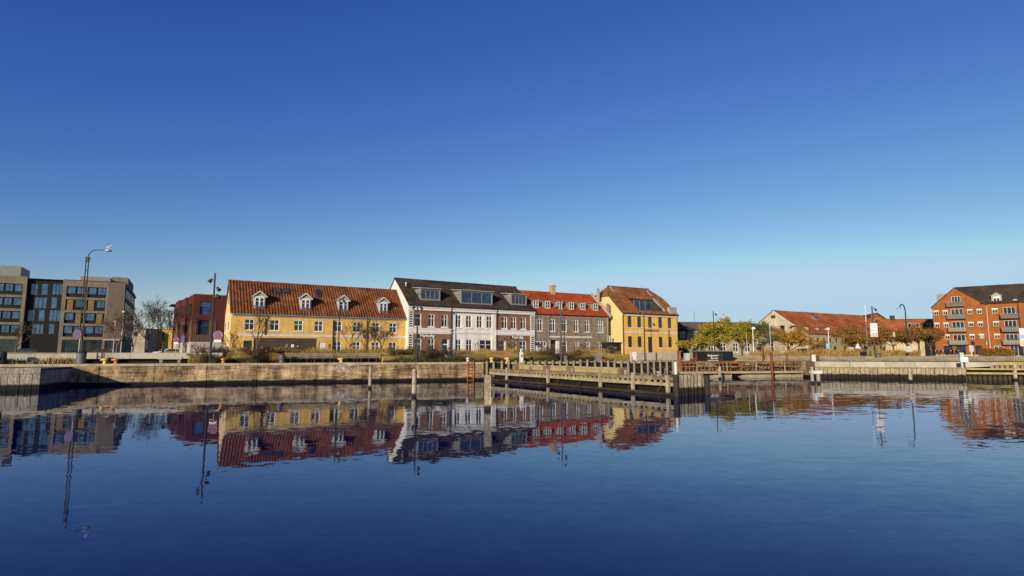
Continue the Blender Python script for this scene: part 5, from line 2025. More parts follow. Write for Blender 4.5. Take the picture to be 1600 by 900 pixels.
def bin_(p, label, r=.29, h=.9, mat=None):
    t = thing('litter_bin', label, 'bin', p, 0, 'round grey litter bins')
    mat = mat or M('bin_grey', (.13, .13, .125), .6, .2, 3, metal=.2)
    MB().lathe((0, 0, 0), [(r * .86, 0), (r * .9, .04), (r, h * .82), (r, h * .86)], 18).build('body', mat, t)
    MB().lathe((0, 0, h * .86), [(r * 1.03, 0), (r * 1.03, h * .1), (r * .9, h * .14), (r * .45, h * .145)], 18).build('lid', dark_metal, t)
    return t


bin_(qpx(126.5, 1.3), 'large round grey bin at the foot of the tall double lamp', .31, .88)
bin_(qpx(440, 1.3), 'round grey bin left of the timber benches', .22, .72)
bin_(qpx(884, 1.2), 'round grey bin in the grass before the grey house', .2, .62)
p = at(1373, 560, 57)
bin_(Vector((p.x, p.y, GZ)), 'round grey bin right of the banner pole', .24, .72)
p = qpx(1.5, 1.5)
tb = thing('black_rubbish_sack_bin', 'black bin at the extreme left edge', 'bin', p)
MB().lathe((0, 0, 0), [(.25, 0), (.3, .1), (.3, .75), (.26, .85), (.1, .9)], 12).build('body', dark_metal, tb)
MB().box(-.02, .14, -.32, -.3, .25, .5).build('sticker', white, tb)
gl = qpx(94, -.06)
gp_ = thing('green_ladder_top', 'small pale green post on the quay face beside the jetty', 'post', (gl.x, gl.y, .95))
MB().box(-.14, .14, -.1, .04, 0, .38).box(-.2, .2, -.12, .05, 0, .1).build('post', M('pale_green', (.25, .36, .27), .8, .2), gp_)

# power pedestals and white boxes
def pedestal(p, label, h=1.15, w=.3):
    t = thing('power_pedestal', label, 'pedestal', p, QA)
    MB().box(-w / 2, w / 2, -w / 2, w / 2, 0, h * .72).build('cabinet', white, t)
    MB().lathe((0, 0, h * .72), [(w * .42, 0), (w * .42, h * .2), (w * .3, h * .28)], 12).build('lamp_head', light_metal, t)
    MB().box(-w * .3, w * .3, -w / 2 - .012, -w / 2 - .002, h * .35, h * .55).build('socket_panel', grey_metal, t)
    return t


pedestal(qpx(814.5, .5), 'slim white power pedestal on the quay behind the timber pier', 1.15, .26)
p = qpx(935, 1.3)
t = thing('grey_cabinet', 'grey cabinet with small red box on the quay before the grey house', 'cabinet', p, QA)
MB().box(-.26, .26, -.2, .2, 0, .62).build('body', grey_metal, t)
MB().box(.27, .62, -.15, .15, 0, .24).build('red_box', M('rusty_box', (.32, .07, .02), .8, .3), t)
p = qpx(991, .4)
t = thing('white_notice_stand', 'white notice boards on a pale post at the quay edge', 'notice board', p, QA)
MB().box(-.4, -.3, -.05, .05, 0, .85).build('post', M('cream_post', (.62, .55, .38), .8, .1), t)
MB().box(-.2, .22, -.04, 0, .42, .86).build('board', white, t)
MB().box(-.16, .18, -.08, -.045, .02, .4).build('board', white, t)
MB().box(-.03, .05, 0, .06, 0, .85).build('post', grey_metal, t)
p = rq0 + (rq1 - rq0) * .985
t = thing('white_power_cabinet', 'white mooring power cabinet on the right quay edge', 'pedestal', (p.x, p.y - .22, .95), ra)
MB().lathe((0, .2, 0), [(.09, 0), (.09, .55), (.1, .56)], 10).build('pole', light_metal, t)
MB().box(-.14, .42, .05, .4, .55, .98).build('cabinet', white, t)
MB().box(-.14, .14, .1, .35, .985, 1.35).build('lamp_head', M('pale_green2', (.5, .52, .42), .7, .15), t)
MB().box(-.4, -.12, .15, .35, 0, .45).build('fender', rubber, t)

# ------------------------------------------------------------------ masts, lamps, signs
def mast_at(px, Y, py=558):
    p = at(px, py, Y)
    return Vector((p.x, p.y, GZ))


def hgt(px, py, Y):
    return at(px, py, Y).z - GZ


# tall double lamp at the left with curved arm
YL = 41.2
pb = qpx(123, 1.9)
YL = pb.y
t = thing('tall_double_lamp', 'tall twin-tube street lamp with long curved arm and a gull on top', 'street lamp', pb)
ht = hgt(136, 402, YL)
m = MB()
m.tube((-.12, 0, 0), (-.09, 0, ht), .045, .035, 8)
m.tube((.14, 0, 0), (.09, 0, ht), .045, .035, 8)
m.build('twin_tubes', dark_metal, t)
m = MB()
for z in np.linspace(.8, ht - .1, 9):
    m.box(-.11, .12, -.03, .03, z - .03, z + .03)
m.build('cross_plates', dark_metal, t)
MB().box(-.13, .13, -.06, .06, ht - .35, ht + .02).build('clamp', dark_metal, t)
hx = at(165, 390, YL).x - pb.x
hz = hgt(165, 390.5, YL)
pts = []
for i in range(11):
    s = i / 10
    an = math.pi / 2 * s
    pts.append((.03 + (.62) * (1 - math.cos(an)), 0, ht + (hz - ht) * math.sin(an)))
pts.append((hx, 0, hz - .02))
MB().path(pts, .03, 6).build('curved_arm', dark_metal, t)
MB().lathe((hx + .22, 0, hz - .1), [(.24, 0), (.23, .06), (.12, .15), (.05, .18)], 14).build('lamp_head', light_metal, t)
mb = thing('gull', 'white gull perched on the head of the tall left lamp', 'gull', (pb.x + hx + .22, pb.y, GZ + hz + .08))
bd = MB()
nseg = 9
prof = [(-.2, .012, .10), (-.14, .04, .11), (-.06, .065, .12), (.03, .07, .13), (.1, .055, .16), (.14, .035, .21), (.17, .038, .245), (.205, .03, .25), (.24, .008, .24)]
vs, fs = [], []
for (x, r, z) in prof:
    for i in range(10):
        q = 2 * math.pi * i / 10
        vs.append((x, r * math.cos(q), z + r * 1.05 * math.sin(q)))
for k in range(len(prof) - 1):
    for i in range(10):
        j = (i + 1) % 10
        fs.append((k * 10 + i, k * 10 + j, k * 10 + 10 + j, k * 10 + 10 + i))
bd.add(vs, fs).tube((.03, .025, .07), (.03, .025, -.0), .008, n=5).tube((.03, -.025, .07), (.03, -.025, 0), .008, n=5)
bd.build('body', M('gull_white', (.72, .72, .72), .7, .05), mb, smooth=True)
MB().prism([(-.25, .06, .1), (.06, .075, .13), (.05, .07, .17), (-.1, .065, .15)], (0, .012, 0)).prism([(-.25, -.06, .1), (.06, -.075, .13), (.05, -.07, .17), (-.1, -.065, .15)], (0, -.012, 0)).build('wings', grey_metal, mb)
MB().tube((.235, 0, .242), (.275, 0, .232), .01, .003, 6).build('beak', yellow_paint, mb)


def round_sign(px, py, Y, label, r, plate=False, base=None):
    """no-stopping sign: blue disc, red ring and cross"""
    p = mast_at(px, Y) if base is None else base
    z = hgt(px, py, Y)
    x0 = at(px, py, Y).x - p.x
    t = thing('no_stopping_sign', label, 'road sign', p)
    MB().tube((x0 + (.18 if plate is False else 0), 0, 0), (x0 + (.18 if plate is False else 0), 0, z + r * .3), .03, n=8).build('post', light_metal, t)

    def disc(r0, r1, y, mt, nm):
        m = MB()
        n = 28
        vs = []
        for i in range(n):
            q = 2 * math.pi * i / n
            vs += [(x0 + r0 * math.cos(q), y, z + r0 * math.sin(q)), (x0 + r1 * math.cos(q), y, z + r1 * math.sin(q))]
        m.add(vs, [(2 * i, 2 * i + 1, (2 * i + 3) % (2 * n), (2 * i + 2) % (2 * n)) for i in range(n)])
        m.build(nm, mt, t)
    if plate:
        m = MB()
        pts = [(x0 - r * 1.2, -.06, z - r * 1.25), (x0 + r * 1.2, -.06, z - r * 1.25)] + [(x0 + r * 1.2 * math.cos(q), -.06, z + r * .1 + r * 1.2 * math.sin(q)) for q in np.linspace(0, math.pi, 12)]
        m.prism(pts, (0, .02, 0)).build('red_plate', M('sign_wine', (.36, .02, .05), .6, .1), t)
        MB().box(x0 - r * 1.1, x0 + r * 1.1, -.06, -.04, z - r * 2.0, z - r * 1.32).build('subplate', white, t)
        disc(r * 1.2, r * 1.32, -.045, white, 'rim')
    else:
        m = MB()
        m.prism([(x0 + r * 1.02 * math.cos(q), -.06, z + r * 1.02 * math.sin(q)) for q in np.linspace(0, 2 * math.pi, 28, endpoint=False)], (0, .02, 0)).build('plate', white, t)
    disc(0, r * .86, -.066, blue_paint, 'blue_disc')
    disc(r * .84, r * 1.02, -.07, red_paint, 'red_ring')
    for s in (-1, 1):
        d1 = Vector((.55 * r, 0, .55 * r * s))
        n1 = Vector((-.03 * r * s, 0, .03 * r))
        c = Vector((x0, -.069 - .002 * (s + 1), z))
        MB().poly([c - d1 - n1, c + d1 - n1, c + d1 + n1, c - d1 + n1]).build('cross_bar', red_paint, t)
    return t


pp = qpx(128, 1.55)
round_sign(121.5, 522.5, pp.y, 'round blue and red no-stopping sign on the tall left lamp', .31, False, pp + Vector((-.12, 0, 0)))
round_sign(341, 524, 46, 'red framed no-parking sign beside the yellow house gable', .27, True, mast_at(339, 46))
p = mast_at(275, 78)
round_sign(275.5, 530.5, 78, 'small far no-parking sign before the red terrace', .28, True, p)
p = mast_at(284, 76)
t = thing('blue_parking_sign', 'small blue sign on a post before the red terrace', 'road sign', p)
zz = hgt(284, 530, 76)
MB().tube((0, 0, 0), (0, 0, zz), .035, n=6).build('post', light_metal, t)
MB().box(-.25, .25, -.06, -.03, zz - .45, zz + .4).build('plate', blue_paint, t)

# mast with three spotlights
pb = qpx(328, .75)
t = thing('spotlight_mast', 'dark slim mast with three spotlights before the red terrace', 'mast', pb)
ht = hgt(336, 427, pb.y)
MB().tube((0, 0, 0), (0, 0, ht), .085, .06, 10).build('pole', dark_metal, t)


def spot(t, z, sx, s=1.0):
    MB().tube((sx * .06, 0, z), (sx * .22, 0, z + .02), .025, n=6).build('bracket', light_metal, t)
    MB().tube((sx * .2, 0, z + .12), (sx * .42, -.02, z - .12), .09 * s, .15 * s, 10).build('spotlight', dark_metal, t)
    MB().tube((sx * .18, 0, z + .14), (sx * .21, 0, z + .11), .05 * s, .1 * s, 10).build('spotlight_cap', light_metal, t)


for z, sx in ((ht - .55, -1), (ht - 1.2, 1), (ht - 1.75, 1)):
    spot(t, z, sx)


def simple_mast(px, py_top, Y, label, r=.06, heads=(), mat=None, base=None, name='lamp_mast', group='slim lamp masts on the quay'):
    p = base if base is not None else mast_at(px, Y)
    t = thing(name, label, 'lamp mast', p, 0, group)
    ht = hgt(px, py_top, p.y)
    MB().tube((0, 0, 0), (0, 0, ht), r, r * .7, 8).build('pole', mat or dark_metal, t)
    MB().lathe((0, 0, 0), [(r * 1.6, 0), (r * 1.6, .12), (r * 1.05, .16)], 8).build('base_collar', mat or dark_metal, t)
    for dz, sx in heads:
        spot(t, ht - dz, sx, .8)
    return t


simple_mast(529, 466, 0, 'thin lamp mast before the middle of the yellow house', .055, ((.2, 1),), base=qpx(528, 5.0))
simple_mast(523.5, 500, 0, 'short thin post beside the mast before the yellow house', .035, (), base=qpx(523, 5.2))
simple_mast(652.5, 458, 0, 'dark lamp mast before the left brick wing', .075, ((.15, 1), (1.2, -1), (1.25, 1)), base=qpx(651, .8))
simple_mast(876.5, 470, 0, 'brown lamp mast before the grey house', .075, ((.15, 1), (.8, 1), (.6, -1)), mat=M('brown_metal', (.09, .06, .045), .6, .2), base=qpx(877, 1.0))
simple_mast(1006, 488, 0, 'tall dark mast before the ochre house', .07, ((.1, -1),), base=qpx(1008, 1.2))
simple_mast(1018.5, 504, 60, 'thin pole in front of the ochre house door', .035, ((.2, 1),))
simple_mast(1117, 486, 68, 'tall dark pole rising through the yellow tree', .07, ((.4, 1),))
simple_mast(1168, 522, 70, 'thin pale pole right of the black kiosk', .03, (), light_metal)
simple_mast(1205, 505, 70, 'thin pale pole beside the thin tree', .03, (), light_metal)
# old lantern lamp before the grey house
p = mast_at(882, 76)
t = thing('lantern_street_lamp', 'black old-style street lamp with three lanterns before grey house', 'street lamp', p)
ht = hgt(881, 500, 76)
MB().lathe((0, 0, 0), [(.16, 0), (.16, .5), (.08, .6), (.06, ht - .5), (.05, ht - .2)], 10).build('pole', dark_metal, t)
for x in (-.55, 0, .55):
    z = ht - .55 if x else ht - .15
    MB().lathe((x, 0, z), [(.1, 0), (.2, .35), (.22, .38), (.06, .52), (.02, .62)], 8).build('lantern', M('lantern', (.12, .13, .16), .3, .1), t)
MB().tube((-.55, 0, ht - .6), (.55, 0, ht - .6), .03, n=6).build('crossarm', dark_metal, t)


def globe_lamp(px, py, Y, label, armx=0.0):
    p = mast_at(px, Y)
    t = thing('white_street_lamp', label, 'street lamp', p, 0, 'pale street lamps')
    ht = hgt(px, py, Y)
    MB().tube((0, 0, 0), (0, 0, ht), .07, .05, 8).build('pole', light_metal, t)
    MB().lathe((armx, 0, ht - .1), [(.1, 0), (.24, .1), (.24, .25), (.1, .36)], 12).build('lamp_head', white, t)
    return t


globe_lamp(1178, 514, 72, 'pale street lamp with white head between the autumn trees', .12)
globe_lamp(1296.5, 515, 75, 'pale street lamp with round white head before the warehouse')
globe_lamp(188, 488, 88, 'pale street lamp before the office block corner')
globe_lamp(176, 503, 92, 'short pale street lamp before the office entrance')
p = mast_at(1293, 74)
t = thing('blue_sign', 'pale blue road sign beside the round-headed lamp', 'road sign', p)
zz = hgt(1297, 543, 74)
MB().tube((0, 0, 0), (0, 0, zz), .03, n=6).build('post', light_metal, t)
MB().box(-.12, .3, -.05, -.03, zz - .2, zz + .5).build('plate', skyblue_paint, t)
p = mast_at(1225, 73)
t = thing('white_number_sign', 'white square sign with blue marks behind the floating restaurant', 'sign', p)
zz = hgt(1225, 552, 73)
MB().tube((0, .0, 0), (0, 0, zz), .04, n=6).build('post', light_metal, t)
MB().box(-.34, .34, -.06, -.03, zz - .5, zz + .25).build('plate', M('ice_white', (.66, .72, .78), .6, .05), t)
text_mesh(t, '71', blue_paint, -.2, zz - .35, -.07, .5, .4, .004, 'sign_number', .02)
# flagpole and banner pole
p = mast_at(1357, 62)
t = thing('white_flagpole', 'white flagpole beside the banner pole', 'flagpole', p)
ht = hgt(1354, 478, 62)
MB().tube((0, 0, 0), (0, 0, ht), .055, .03, 8).build('pole', white, t)
MB().lathe((0, 0, ht), [(.05, 0), (.06, .05), (.02, .1)], 8).build('finial', white, t)
p = mast_at(1368, 57)
t = thing('banner_pole', 'dark pole carrying two white banners with pink marks', 'banner pole', p)
ht = hgt(1362.5, 478, 57)
MB().tube((0, 0, 0), (0, 0, ht), .07, .055, 8).build('pole', M('brown_pole', (.075, .05, .04), .7, .2), t)
for (y0, y1, k) in ((505, 516, 0), (516.4, 526, 1)):
    z1, z0 = hgt(1366, y0, 57), hgt(1366, y1, 57)
    b = MB().box(-.38, .34, -.1, -.08, z0, z1).build('banner', M('banner_white', (.72, .68, .70), .7, .06, 4), t)
    MB().box(-.3, .3, -.104, -.1005, z0 + .08, z0 + .14).build('banner_stripe', M('banner_pink', (.50, .16, .18), .7, .1), b)
    if k == 0:
        MB().lathe((0, 0, 0), [(.01, 0), (.14, .001), (.14, .003), (.01, .004)], 14).build('banner_mark', dark_metal, b)
        o = b.children[-1]
        o.rotation_euler = (R_(90), 0, 0)
        o.scale = (1, .45, 1)
        o.location = (-.03, -.1012, z1 - .18)
    else:
        for x in (-.1, .18):
            MB().box(x - .05, x + .05, -.104, -.1005, z0 + .2, z0 + .34).build('banner_mark', dark_metal, b)
for dz, sx in ((.35, 1), (1.0, -1), (1.5, 1)):
    spot(t, ht - dz, sx, .7)
# arched lamps on the right
def arched(px, py_top, Y, label, reach, sgn=-1, plate=None):
    p = mast_at(px, Y)
    t = thing('arched_street_lamp', label, 'street lamp', p)
    xt = at(px - 6, py_top, Y).x - p.x + .35
    ht = hgt(px - 6, py_top, Y)
    pts = [(0, 0, 0), (0, 0, ht - .7)]
    for i in range(1, 8):
        q = math.pi * i / 7 * .85
        pts.append((sgn * reach / 2 * (1 - math.cos(q)), 0, ht - .7 + .7 * math.sin(q)))
    MB().path(pts, .06, 7).build('pole', dark_metal, t)
    e = pts[-1]
    MB().lathe((e[0] + sgn * .1, 0, e[2] - .12), [(.22, 0), (.2, .08), (.08, .18)], 12).build('lamp_head', light_metal, t)
    if plate:
        z = hgt(px, plate, Y)
        MB().box(-.28, .28, -.1, -.07, z - .3, z + .3).build('sign_plate', M('plate_grey', (.5, .5, .46), .7, .1), t)
    return t


arched(1420, 475.5, 62, 'tall dark street lamp with curved head and grey sign plate', .62, -1, 545.5)
p = mast_at(1600, 60)
t = thing('edge_lamp_mast', 'dark lamp mast at the right edge with colourful banner', 'lamp mast', p)
ht = hgt(1596, 468, 60)
MB().tube((-.1, 0, 0), (-.1, 0, ht), .07, .05, 8).build('pole', dark_metal, t)
MB().lathe((-.35, 0, ht - .1), [(.25, 0), (.24, .06), (.1, .16)], 12).build('lamp_head', light_metal, t)
z1, z0 = hgt(1598, 513, 60), hgt(1598, 541, 60)
b = MB().box(-.35, .3, -.12, -.1, z0, z1).build('banner', M('banner_pale', (.66, .66, .72), .7, .1, 3), t)
MB().box(-.3, .25, -.125, -.121, z0 + .1, z0 + .6).build('banner_panel', M('banner_yellow', (.62, .5, .2), .7, .1), b)
MB().box(-.3, .25, -.125, -.121, z0 + .8, z0 + 1.2).build('banner_panel', skyblue_paint, b)
p = mast_at(1519, 56)
t = thing('white_sign_post', 'small grey sign on a white post beside the white power cabinet', 'sign', p)
zz = hgt(1518, 547, 56)
MB().tube((0, 0, 0), (-.04, 0, zz), .04, n=8).build('post', white, t)
MB().box(-.26, .16, -.07, -.04, zz - .15, zz + .45).build('plate', M('plate_blue', (.5, .52, .58), .6, .1), t)
p = mast_at(1522, 96)
t = thing('black_lantern_post', 'black lantern post with planting before the oval sign', 'street lamp', p)
zz = hgt(1523, 537, 96)
MB().lathe((0, 0, 0), [(.1, 0), (.06, .4), (.05, zz - .4), (.18, zz - .3), (.28, zz + .15), (.3, zz + .2), (.05, zz + .5)], 8).build('lantern_pole', dark_metal, t)
# sign near the trees right of middle
p = mast_at(1341, 80)
t = thing('white_notice_sign', 'small white triangular sign before the orange trees', 'sign', p)
zz = hgt(1341, 541, 80)
MB().tube((0, 0, 0), (0, 0, zz + .3), .03, n=6).build('post', light_metal, t)
MB().prism([(-.4, -.06, zz - .3), (.4, -.06, zz - .3), (0, -.06, zz + .45)], (0, .03, 0)).build('plate', white, t)
p = mast_at(1331, 82)
t = thing('white_cabinet', 'small white cabinet under the orange trees', 'cabinet', p)
MB().box(-.35, .35, 0, .4, .3, 1.5).build('body', white, t)
MB().box(-.4, .4, -.05, .45, 1.5, 1.58).build('lid', light_metal, t)

# ------------------------------------------------------------------ parked cars
def car(p, rz, label, paint):
    t = thing('parked_car', label, 'car', p, rz, 'parked cars')
    L_, W_ = 4.2, 1.75
    pr_ = [(-2.1, .35), (-2.1, .8), (-1.95, .95), (-1.2, 1.0), (-.55, 1.42), (.9, 1.45), (1.7, 1.0), (2.05, .92), (2.1, .4), (1.9, .3), (-1.9, .3)]
    m = MB().prism([(x, -W_ / 2, z) for x, z in pr_], (0, W_, 0))
    bdy = m.build('body', paint, t)
    md = bdy.modifiers.new('bevel', 'BEVEL')
    md.width = .08
    md.segments = 2
    for s in (-1, 1):
        y = s * (W_ / 2 + .006)
        m = MB().poly([(-1.05, y, 1.02), (-.48, y, 1.34), (.1, y, 1.36), (.1, y, 1.02)]).poly([(.18, y, 1.02), (.18, y, 1.36), (.85, y, 1.36), (1.45, y, 1.02)])
        m.build('side_window', glass, t)
        MB().box(-.3, -.12, y - .02 if s < 0 else y, y if s < 0 else y + .02, .84, .88).build('door_handle', grey_metal, t)
        for x in (-1.35, 1.3):
            w = MB().tube((x, s * .68, .31), (x, s * .9, .31), .31, n=16).build('wheel', rubber, t)
            MB().tube((x, s * .88, .31), (x, s * .91, .31), .19, n=12).build('rim', light_metal, w)
        MB().box(-2.12, -2.05, s * .5 - .16, s * .5 + .16, .72, .86).build('headlight', light_metal, t)
        MB().box(2.06, 2.12, s * .55 - .14, s * .55 + .14, .78, .92).build('tail_light', red_paint, t)
    MB().poly([(-1.13, -.72, 1.06), (-1.13, .72, 1.06), (-.6, .64, 1.40), (-.6, -.64, 1.40)]).build('windscreen', glass, t)
    MB().poly([(1.62, -.7, 1.07), (.98, -.62, 1.44), (.98, .62, 1.44), (1.62, .7, 1.07)]).build('rear_window', glass, t)
    return t


car(mast_at(262, 96), R_(60), 'white parked car between bare trees left of red terrace', car_white)
car(mast_at(38, 96), R_(20), 'dark parked car before the dark middle of the office block', M('car_dark', (.03, .035, .045), .3, .05, spec=.5, bump=0))
car(mast_at(160, 98), R_(25), 'dark red parked car before the office entrance', M('car_red', (.10, .02, .018), .3, .05, spec=.5, bump=0))
car(mast_at(1257, 88), R_(15), 'dark parked car under the golden tree', MATS['car_dark'])

# ------------------------------------------------------------------ harbour piles in open water
def pile(px, py_w, z_top, r, label, sq=False):
    p = on_z(px, py_w, 0)
    t = thing('mooring_pile', label, 'pile', (p.x, p.y, 0), random.Random(px).uniform(0, .6), 'weathered mooring piles standing in the water')
    if sq:
        MB().box(-r, r, -r, r, -1.5, z_top).build('shaft', pile_mat, t)
        MB().box(-r * .9, r * .9, -r * .9, r * .9, z_top, z_top + .03).build('top', timber_l, t)
    else:
        MB().lathe((0, 0, 0), [(r * 1.08, -1.5), (r * 1.04, .3), (r, z_top), (r * .8, z_top + .02)], 14).build('shaft', pile_mat, t)
        MB().lathe((0, 0, z_top + .02), [(r * .8, 0), (r * .3, .015)], 14).build('top', timber_l, t)
    return t


pile(578, 606.7, 1.36, .105, 'slim weathered pile before the yellow house, farthest left')
pile(647, 620, 1.42, .12, 'weathered pile before the brick wing, second from left')
pile(761.5, 640, 1.36, .125, 'nearest square pile before the timber pier', True)
pile(1125, 592, 1.06, .12, 'weathered pile before the black kiosk dock')
pile(1423, 596.5, 1.05, .13, 'weathered pile before the right quay wall')
dp = on_z(1277, 599, 0)
t = thing('capped_pile_pair', 'pair of pale piles with white cap at the restaurant dock end', 'pile', dp, .2)
MB().lathe((.12, 0, 0), [(.15, -1.5), (.14, 1.05), (.11, 1.08)], 14).build('shaft', pile_mat, t)
MB().lathe((-.2, .25, 0), [(.13, -1.5), (.12, 1.2), (.1, 1.23)], 14).build('shaft', pile_mat, t)
MB().box(-.3, .32, -.18, .4, .72, .95).build('cap_beam', white, t)

# ladder
lp = qpx(735, -.12)
t = thing('orange_ladder', 'orange steel ladder down the quay wall at the pier root', 'ladder', (lp.x, lp.y, 0), QA)
for x in (-.25, .25):
    MB().tube((x, -.05, -.6), (x, -.05, GZ + .15), .035, n=6).build('rail', M('ladder_orange', (.42, .095, .02), .6, .3), t)
for i in range(8):
    MB().tube((-.25, -.05, -.5 + i * .27), (.25, -.05, -.5 + i * .27), .022, n=6).build('rung', MATS['ladder_orange'], t)

# ------------------------------------------------------------------ timber fender posts on the quay from the ladder to the corner
i = 0
pme = MB().lathe((0, 0, 0), [(.115, -1.2), (.115, 1.60), (.09, 1.64), (.02, 1.66)], 10).mesh('fender_post')
pme.materials.append(M_tide('fender_timber', (.15, .12, .08), (.36, .30, .21), (.02, .016, .01), .3, .1, stretch=(6, 6, .5)))
fr = thing('fender_post_row', 'row of grey round timber fender posts along the quay behind the pier', 'fender', qpt(-2.2, -.2, 0), QA)
for i in range(29):
    o = link('fender_post', pme, None, fr)
    o.location = (i * .66 + random.Random(i).uniform(-.05, .05), random.Random(i + 50).uniform(-.03, .03), random.Random(i + 90).uniform(-.06, .04))
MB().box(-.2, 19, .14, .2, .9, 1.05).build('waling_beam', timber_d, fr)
MB().box(-.2, 19, .145, .19, -.5, .89).build('shade_sheet', black, fr)  # black sheet stands in for the shade between the posts
MB().box(-.2, 19, .145, .19, 1.06, 1.46).build('shade_sheet', black, fr)  # same painted shade above the waling beam
rp0 = qpt(CX - .5, -.25, 0)
t = thing('rusty_steel_pile', 'rust red steel pile at the quay corner above the posts', 'pile', rp0)
MB().box(-.13, .13, -.02, .02, -1, 2.42).box(-.13, -.1, -.14, .14, -1, 2.42).box(.1, .13, -.14, .14, -1, 2.42).build('beam', M('rust_brown', (.26, .10, .04), .8, .3), t)
MB().box(-.3, .3, -.16, .16, 2.42, 2.47).build('head_plate', MATS['rust_brown'], t)

# ------------------------------------------------------------------ timber pier
PA, PB = Vector((-2.8, 50.0, 0)), Vector((8.75, 30.9, 0))
pl_ = (PB - PA).length
pa = math.atan2(PB.y - PA.y, PB.x - PA.x)
pier = thing('timber_pier', 'old weathered timber pier with rails reaching out from the quay', 'pier', PA, pa)
T = pier
# local: x along the pier (to the viewer), y to the back (+) ; the viewer side is y = 0
PW = 2.15


def pu(px, py):
    """pixel on the front face -> distance along the pier"""
    r = ray(px, py)
    d = (PB - PA).normalized()
    n = Vector((-d.y, d.x, 0))
    k = (n.x * PA.x + n.y * PA.y) / (n.x * r.x + n.y * r.y)
    return (Vector((r.x * k, r.y * k, 0)) - PA).dot(d)


rng = random.Random(12)
u = 0
while u < pl_:
    w = rng.uniform(.16, .21)
    if rng.random() > .06:
        MB().box(u, min(u + w, pl_), .1 + rng.uniform(-.03, .03), PW - .1, .84 + rng.uniform(-.012, .006), .90 + rng.uniform(-.01, .014)).build('deck_plank', timber, T)
    u += w + .02
for (z0, z1, y0, y1, mt, nm) in ((.80, .98, -.12, .08, timber, 'front_rail'), (.50, .68, -.14, .06, timber_l, 'front_rail'), (.02, .17, -.2, .1, timber_d, 'waterline_beam'), (.70, .84, PW - .14, PW + .04, timber, 'rear_rail')):
    u = 0
    while u < pl_:
        w = min(rng.uniform(3.6, 5.2), pl_ - u)
        MB().box(u + .01, u + w - .01, y0 + rng.uniform(-.02, .02), y1, z0 + rng.uniform(-.012, .012), z1 + rng.uniform(-.012, .012)).build(nm, mt, T)
        u += w
for px_, py_ in ((795, 585), (860, 590), (942, 595), (993, 600), (1048, 600)):
    x = pu(px_, py_)
    o_ = MB().box(-.105, .105, -.065, .065, -1.2, 1.14).build('post', pile_mat, T)
    o_.location = (x, -.21, rng.uniform(-.05, .08))
    o_.rotation_euler = (rng.uniform(-.01, .02), rng.uniform(-.03, .03), rng.uniform(-.1, .1))
    MB().box(x - .1, x + .1, PW - .3, PW - .15, -1.2, 1.2).build('post', pile_mat, T)
i = 0
u = .6
while u < pl_ - .3:
    MB().box(u, u + .12, -.08, .05, .683, .797).build('spacer_block', timber_l if i % 3 else timber_y, T)
    i += 1
    u += .44
MB().box(0, pl_, .32, .36, -.8, .79).build('shade_sheet', black, T)  # black sheet stands in for the unlit void below the deck
for i in range(9):
    x = 1.0 + i * 2.4
    MB().tube((x, .2, -.4), (x + 1.1, .22, .62), .07, n=7).build('brace', timber_d, T)
# raised rear rail with yellow boards
x0, x1 = 2.6, pl_ * .72
MB().box(x0, x1, PW - .06, PW + .14, 1.16, 1.32).build('rear_top_beam', timber_l, T)
u = x0 + .1
k = 0
while u < x1 - .2:
    MB().box(u, u + .15, PW - .03, PW + .03, .91, 1.157).build('rear_board', timber_y, T)
    u += .17
    k += 1
for x in (x0, x0 + 4.6, x0 + 7.6, x1 - .3):
    MB().box(x, x + .42, PW - .4, PW - .065, .9, 1.3).build('timber_block', timber, T)
# small weeds on the rails
rs = np.random.RandomState(8)
n = 900
c = np.stack([rs.uniform(8, pl_ - .2, n), rs.uniform(-.06, .08, n), np.full(n, .68)], 1)
c = c[np.sin(c[:, 0] * 2.3) > .1]
wd_ = blades('pier_weeds', 'yellow green weeds growing between the pier rails', 'weeds', c, .05, .16, M_leaf('weeds', [(.05, .06, .01), (.25, .24, .02), (.4, .36, .04)], 4), 9, .02, .8)
wd_.location = PA
wd_.rotation_euler = (0, 0, pa)
# pile wall closing the near end
rng = random.Random(21)
for i in range(8):
    r = rng.uniform(.115, .135)
    MB().lathe((pl_ + .12 + rng.uniform(-.06, .06), .12 + i * .27, 0), [(r, -1.4), (r, .98 + rng.uniform(-.14, .12)), (r * .6, 1.12)], 9).build('end_pile', M_tide('end_pile_mat', (.12, .095, .06), (.38, .32, .22), (.018, .014, .009), .42, .12, stretch=(6, 6, .4)), T)
MB().lathe((pl_ + .2, -.14, 0), [(.15, -1.4), (.15, 1.1), (.12, 1.15)], 12).build('corner_pile', M('tarred_pile', (.035, .03, .026), .8, .3), T)
MB().lathe((pl_ + .2, PW + .1, 0), [(.17, -1.4), (.17, 1.0), (.14, 1.05)], 12).build('corner_pile', MATS['tarred_pile'], T)
wp = MB().lathe((pl_ + .2, -.14, 1.15), [(.075, 0), (.075, .62), (.05, .66)], 12).build('white_marker_tube', white, T)
# tangled branches lying on the pier
brm = MB()
rng = random.Random(33)
bx0 = pu(1010, 580)
for i in range(12):
    a = Vector((bx0 + rng.uniform(-1.2, 1.0), rng.uniform(.4, 1.6), .92))
    b = a + Vector((rng.uniform(-.8, .8), rng.uniform(-.3, .3), rng.uniform(.1, .5)))
    brm.tube(a, b, .03, .015, 5)
tg = brm.build('driftwood_branches', bark_l)
tg.location = PA
tg.rotation_euler = (0, 0, pa)
tag(tg, 'pale driftwood branches lying on the pier near its end', 'driftwood')

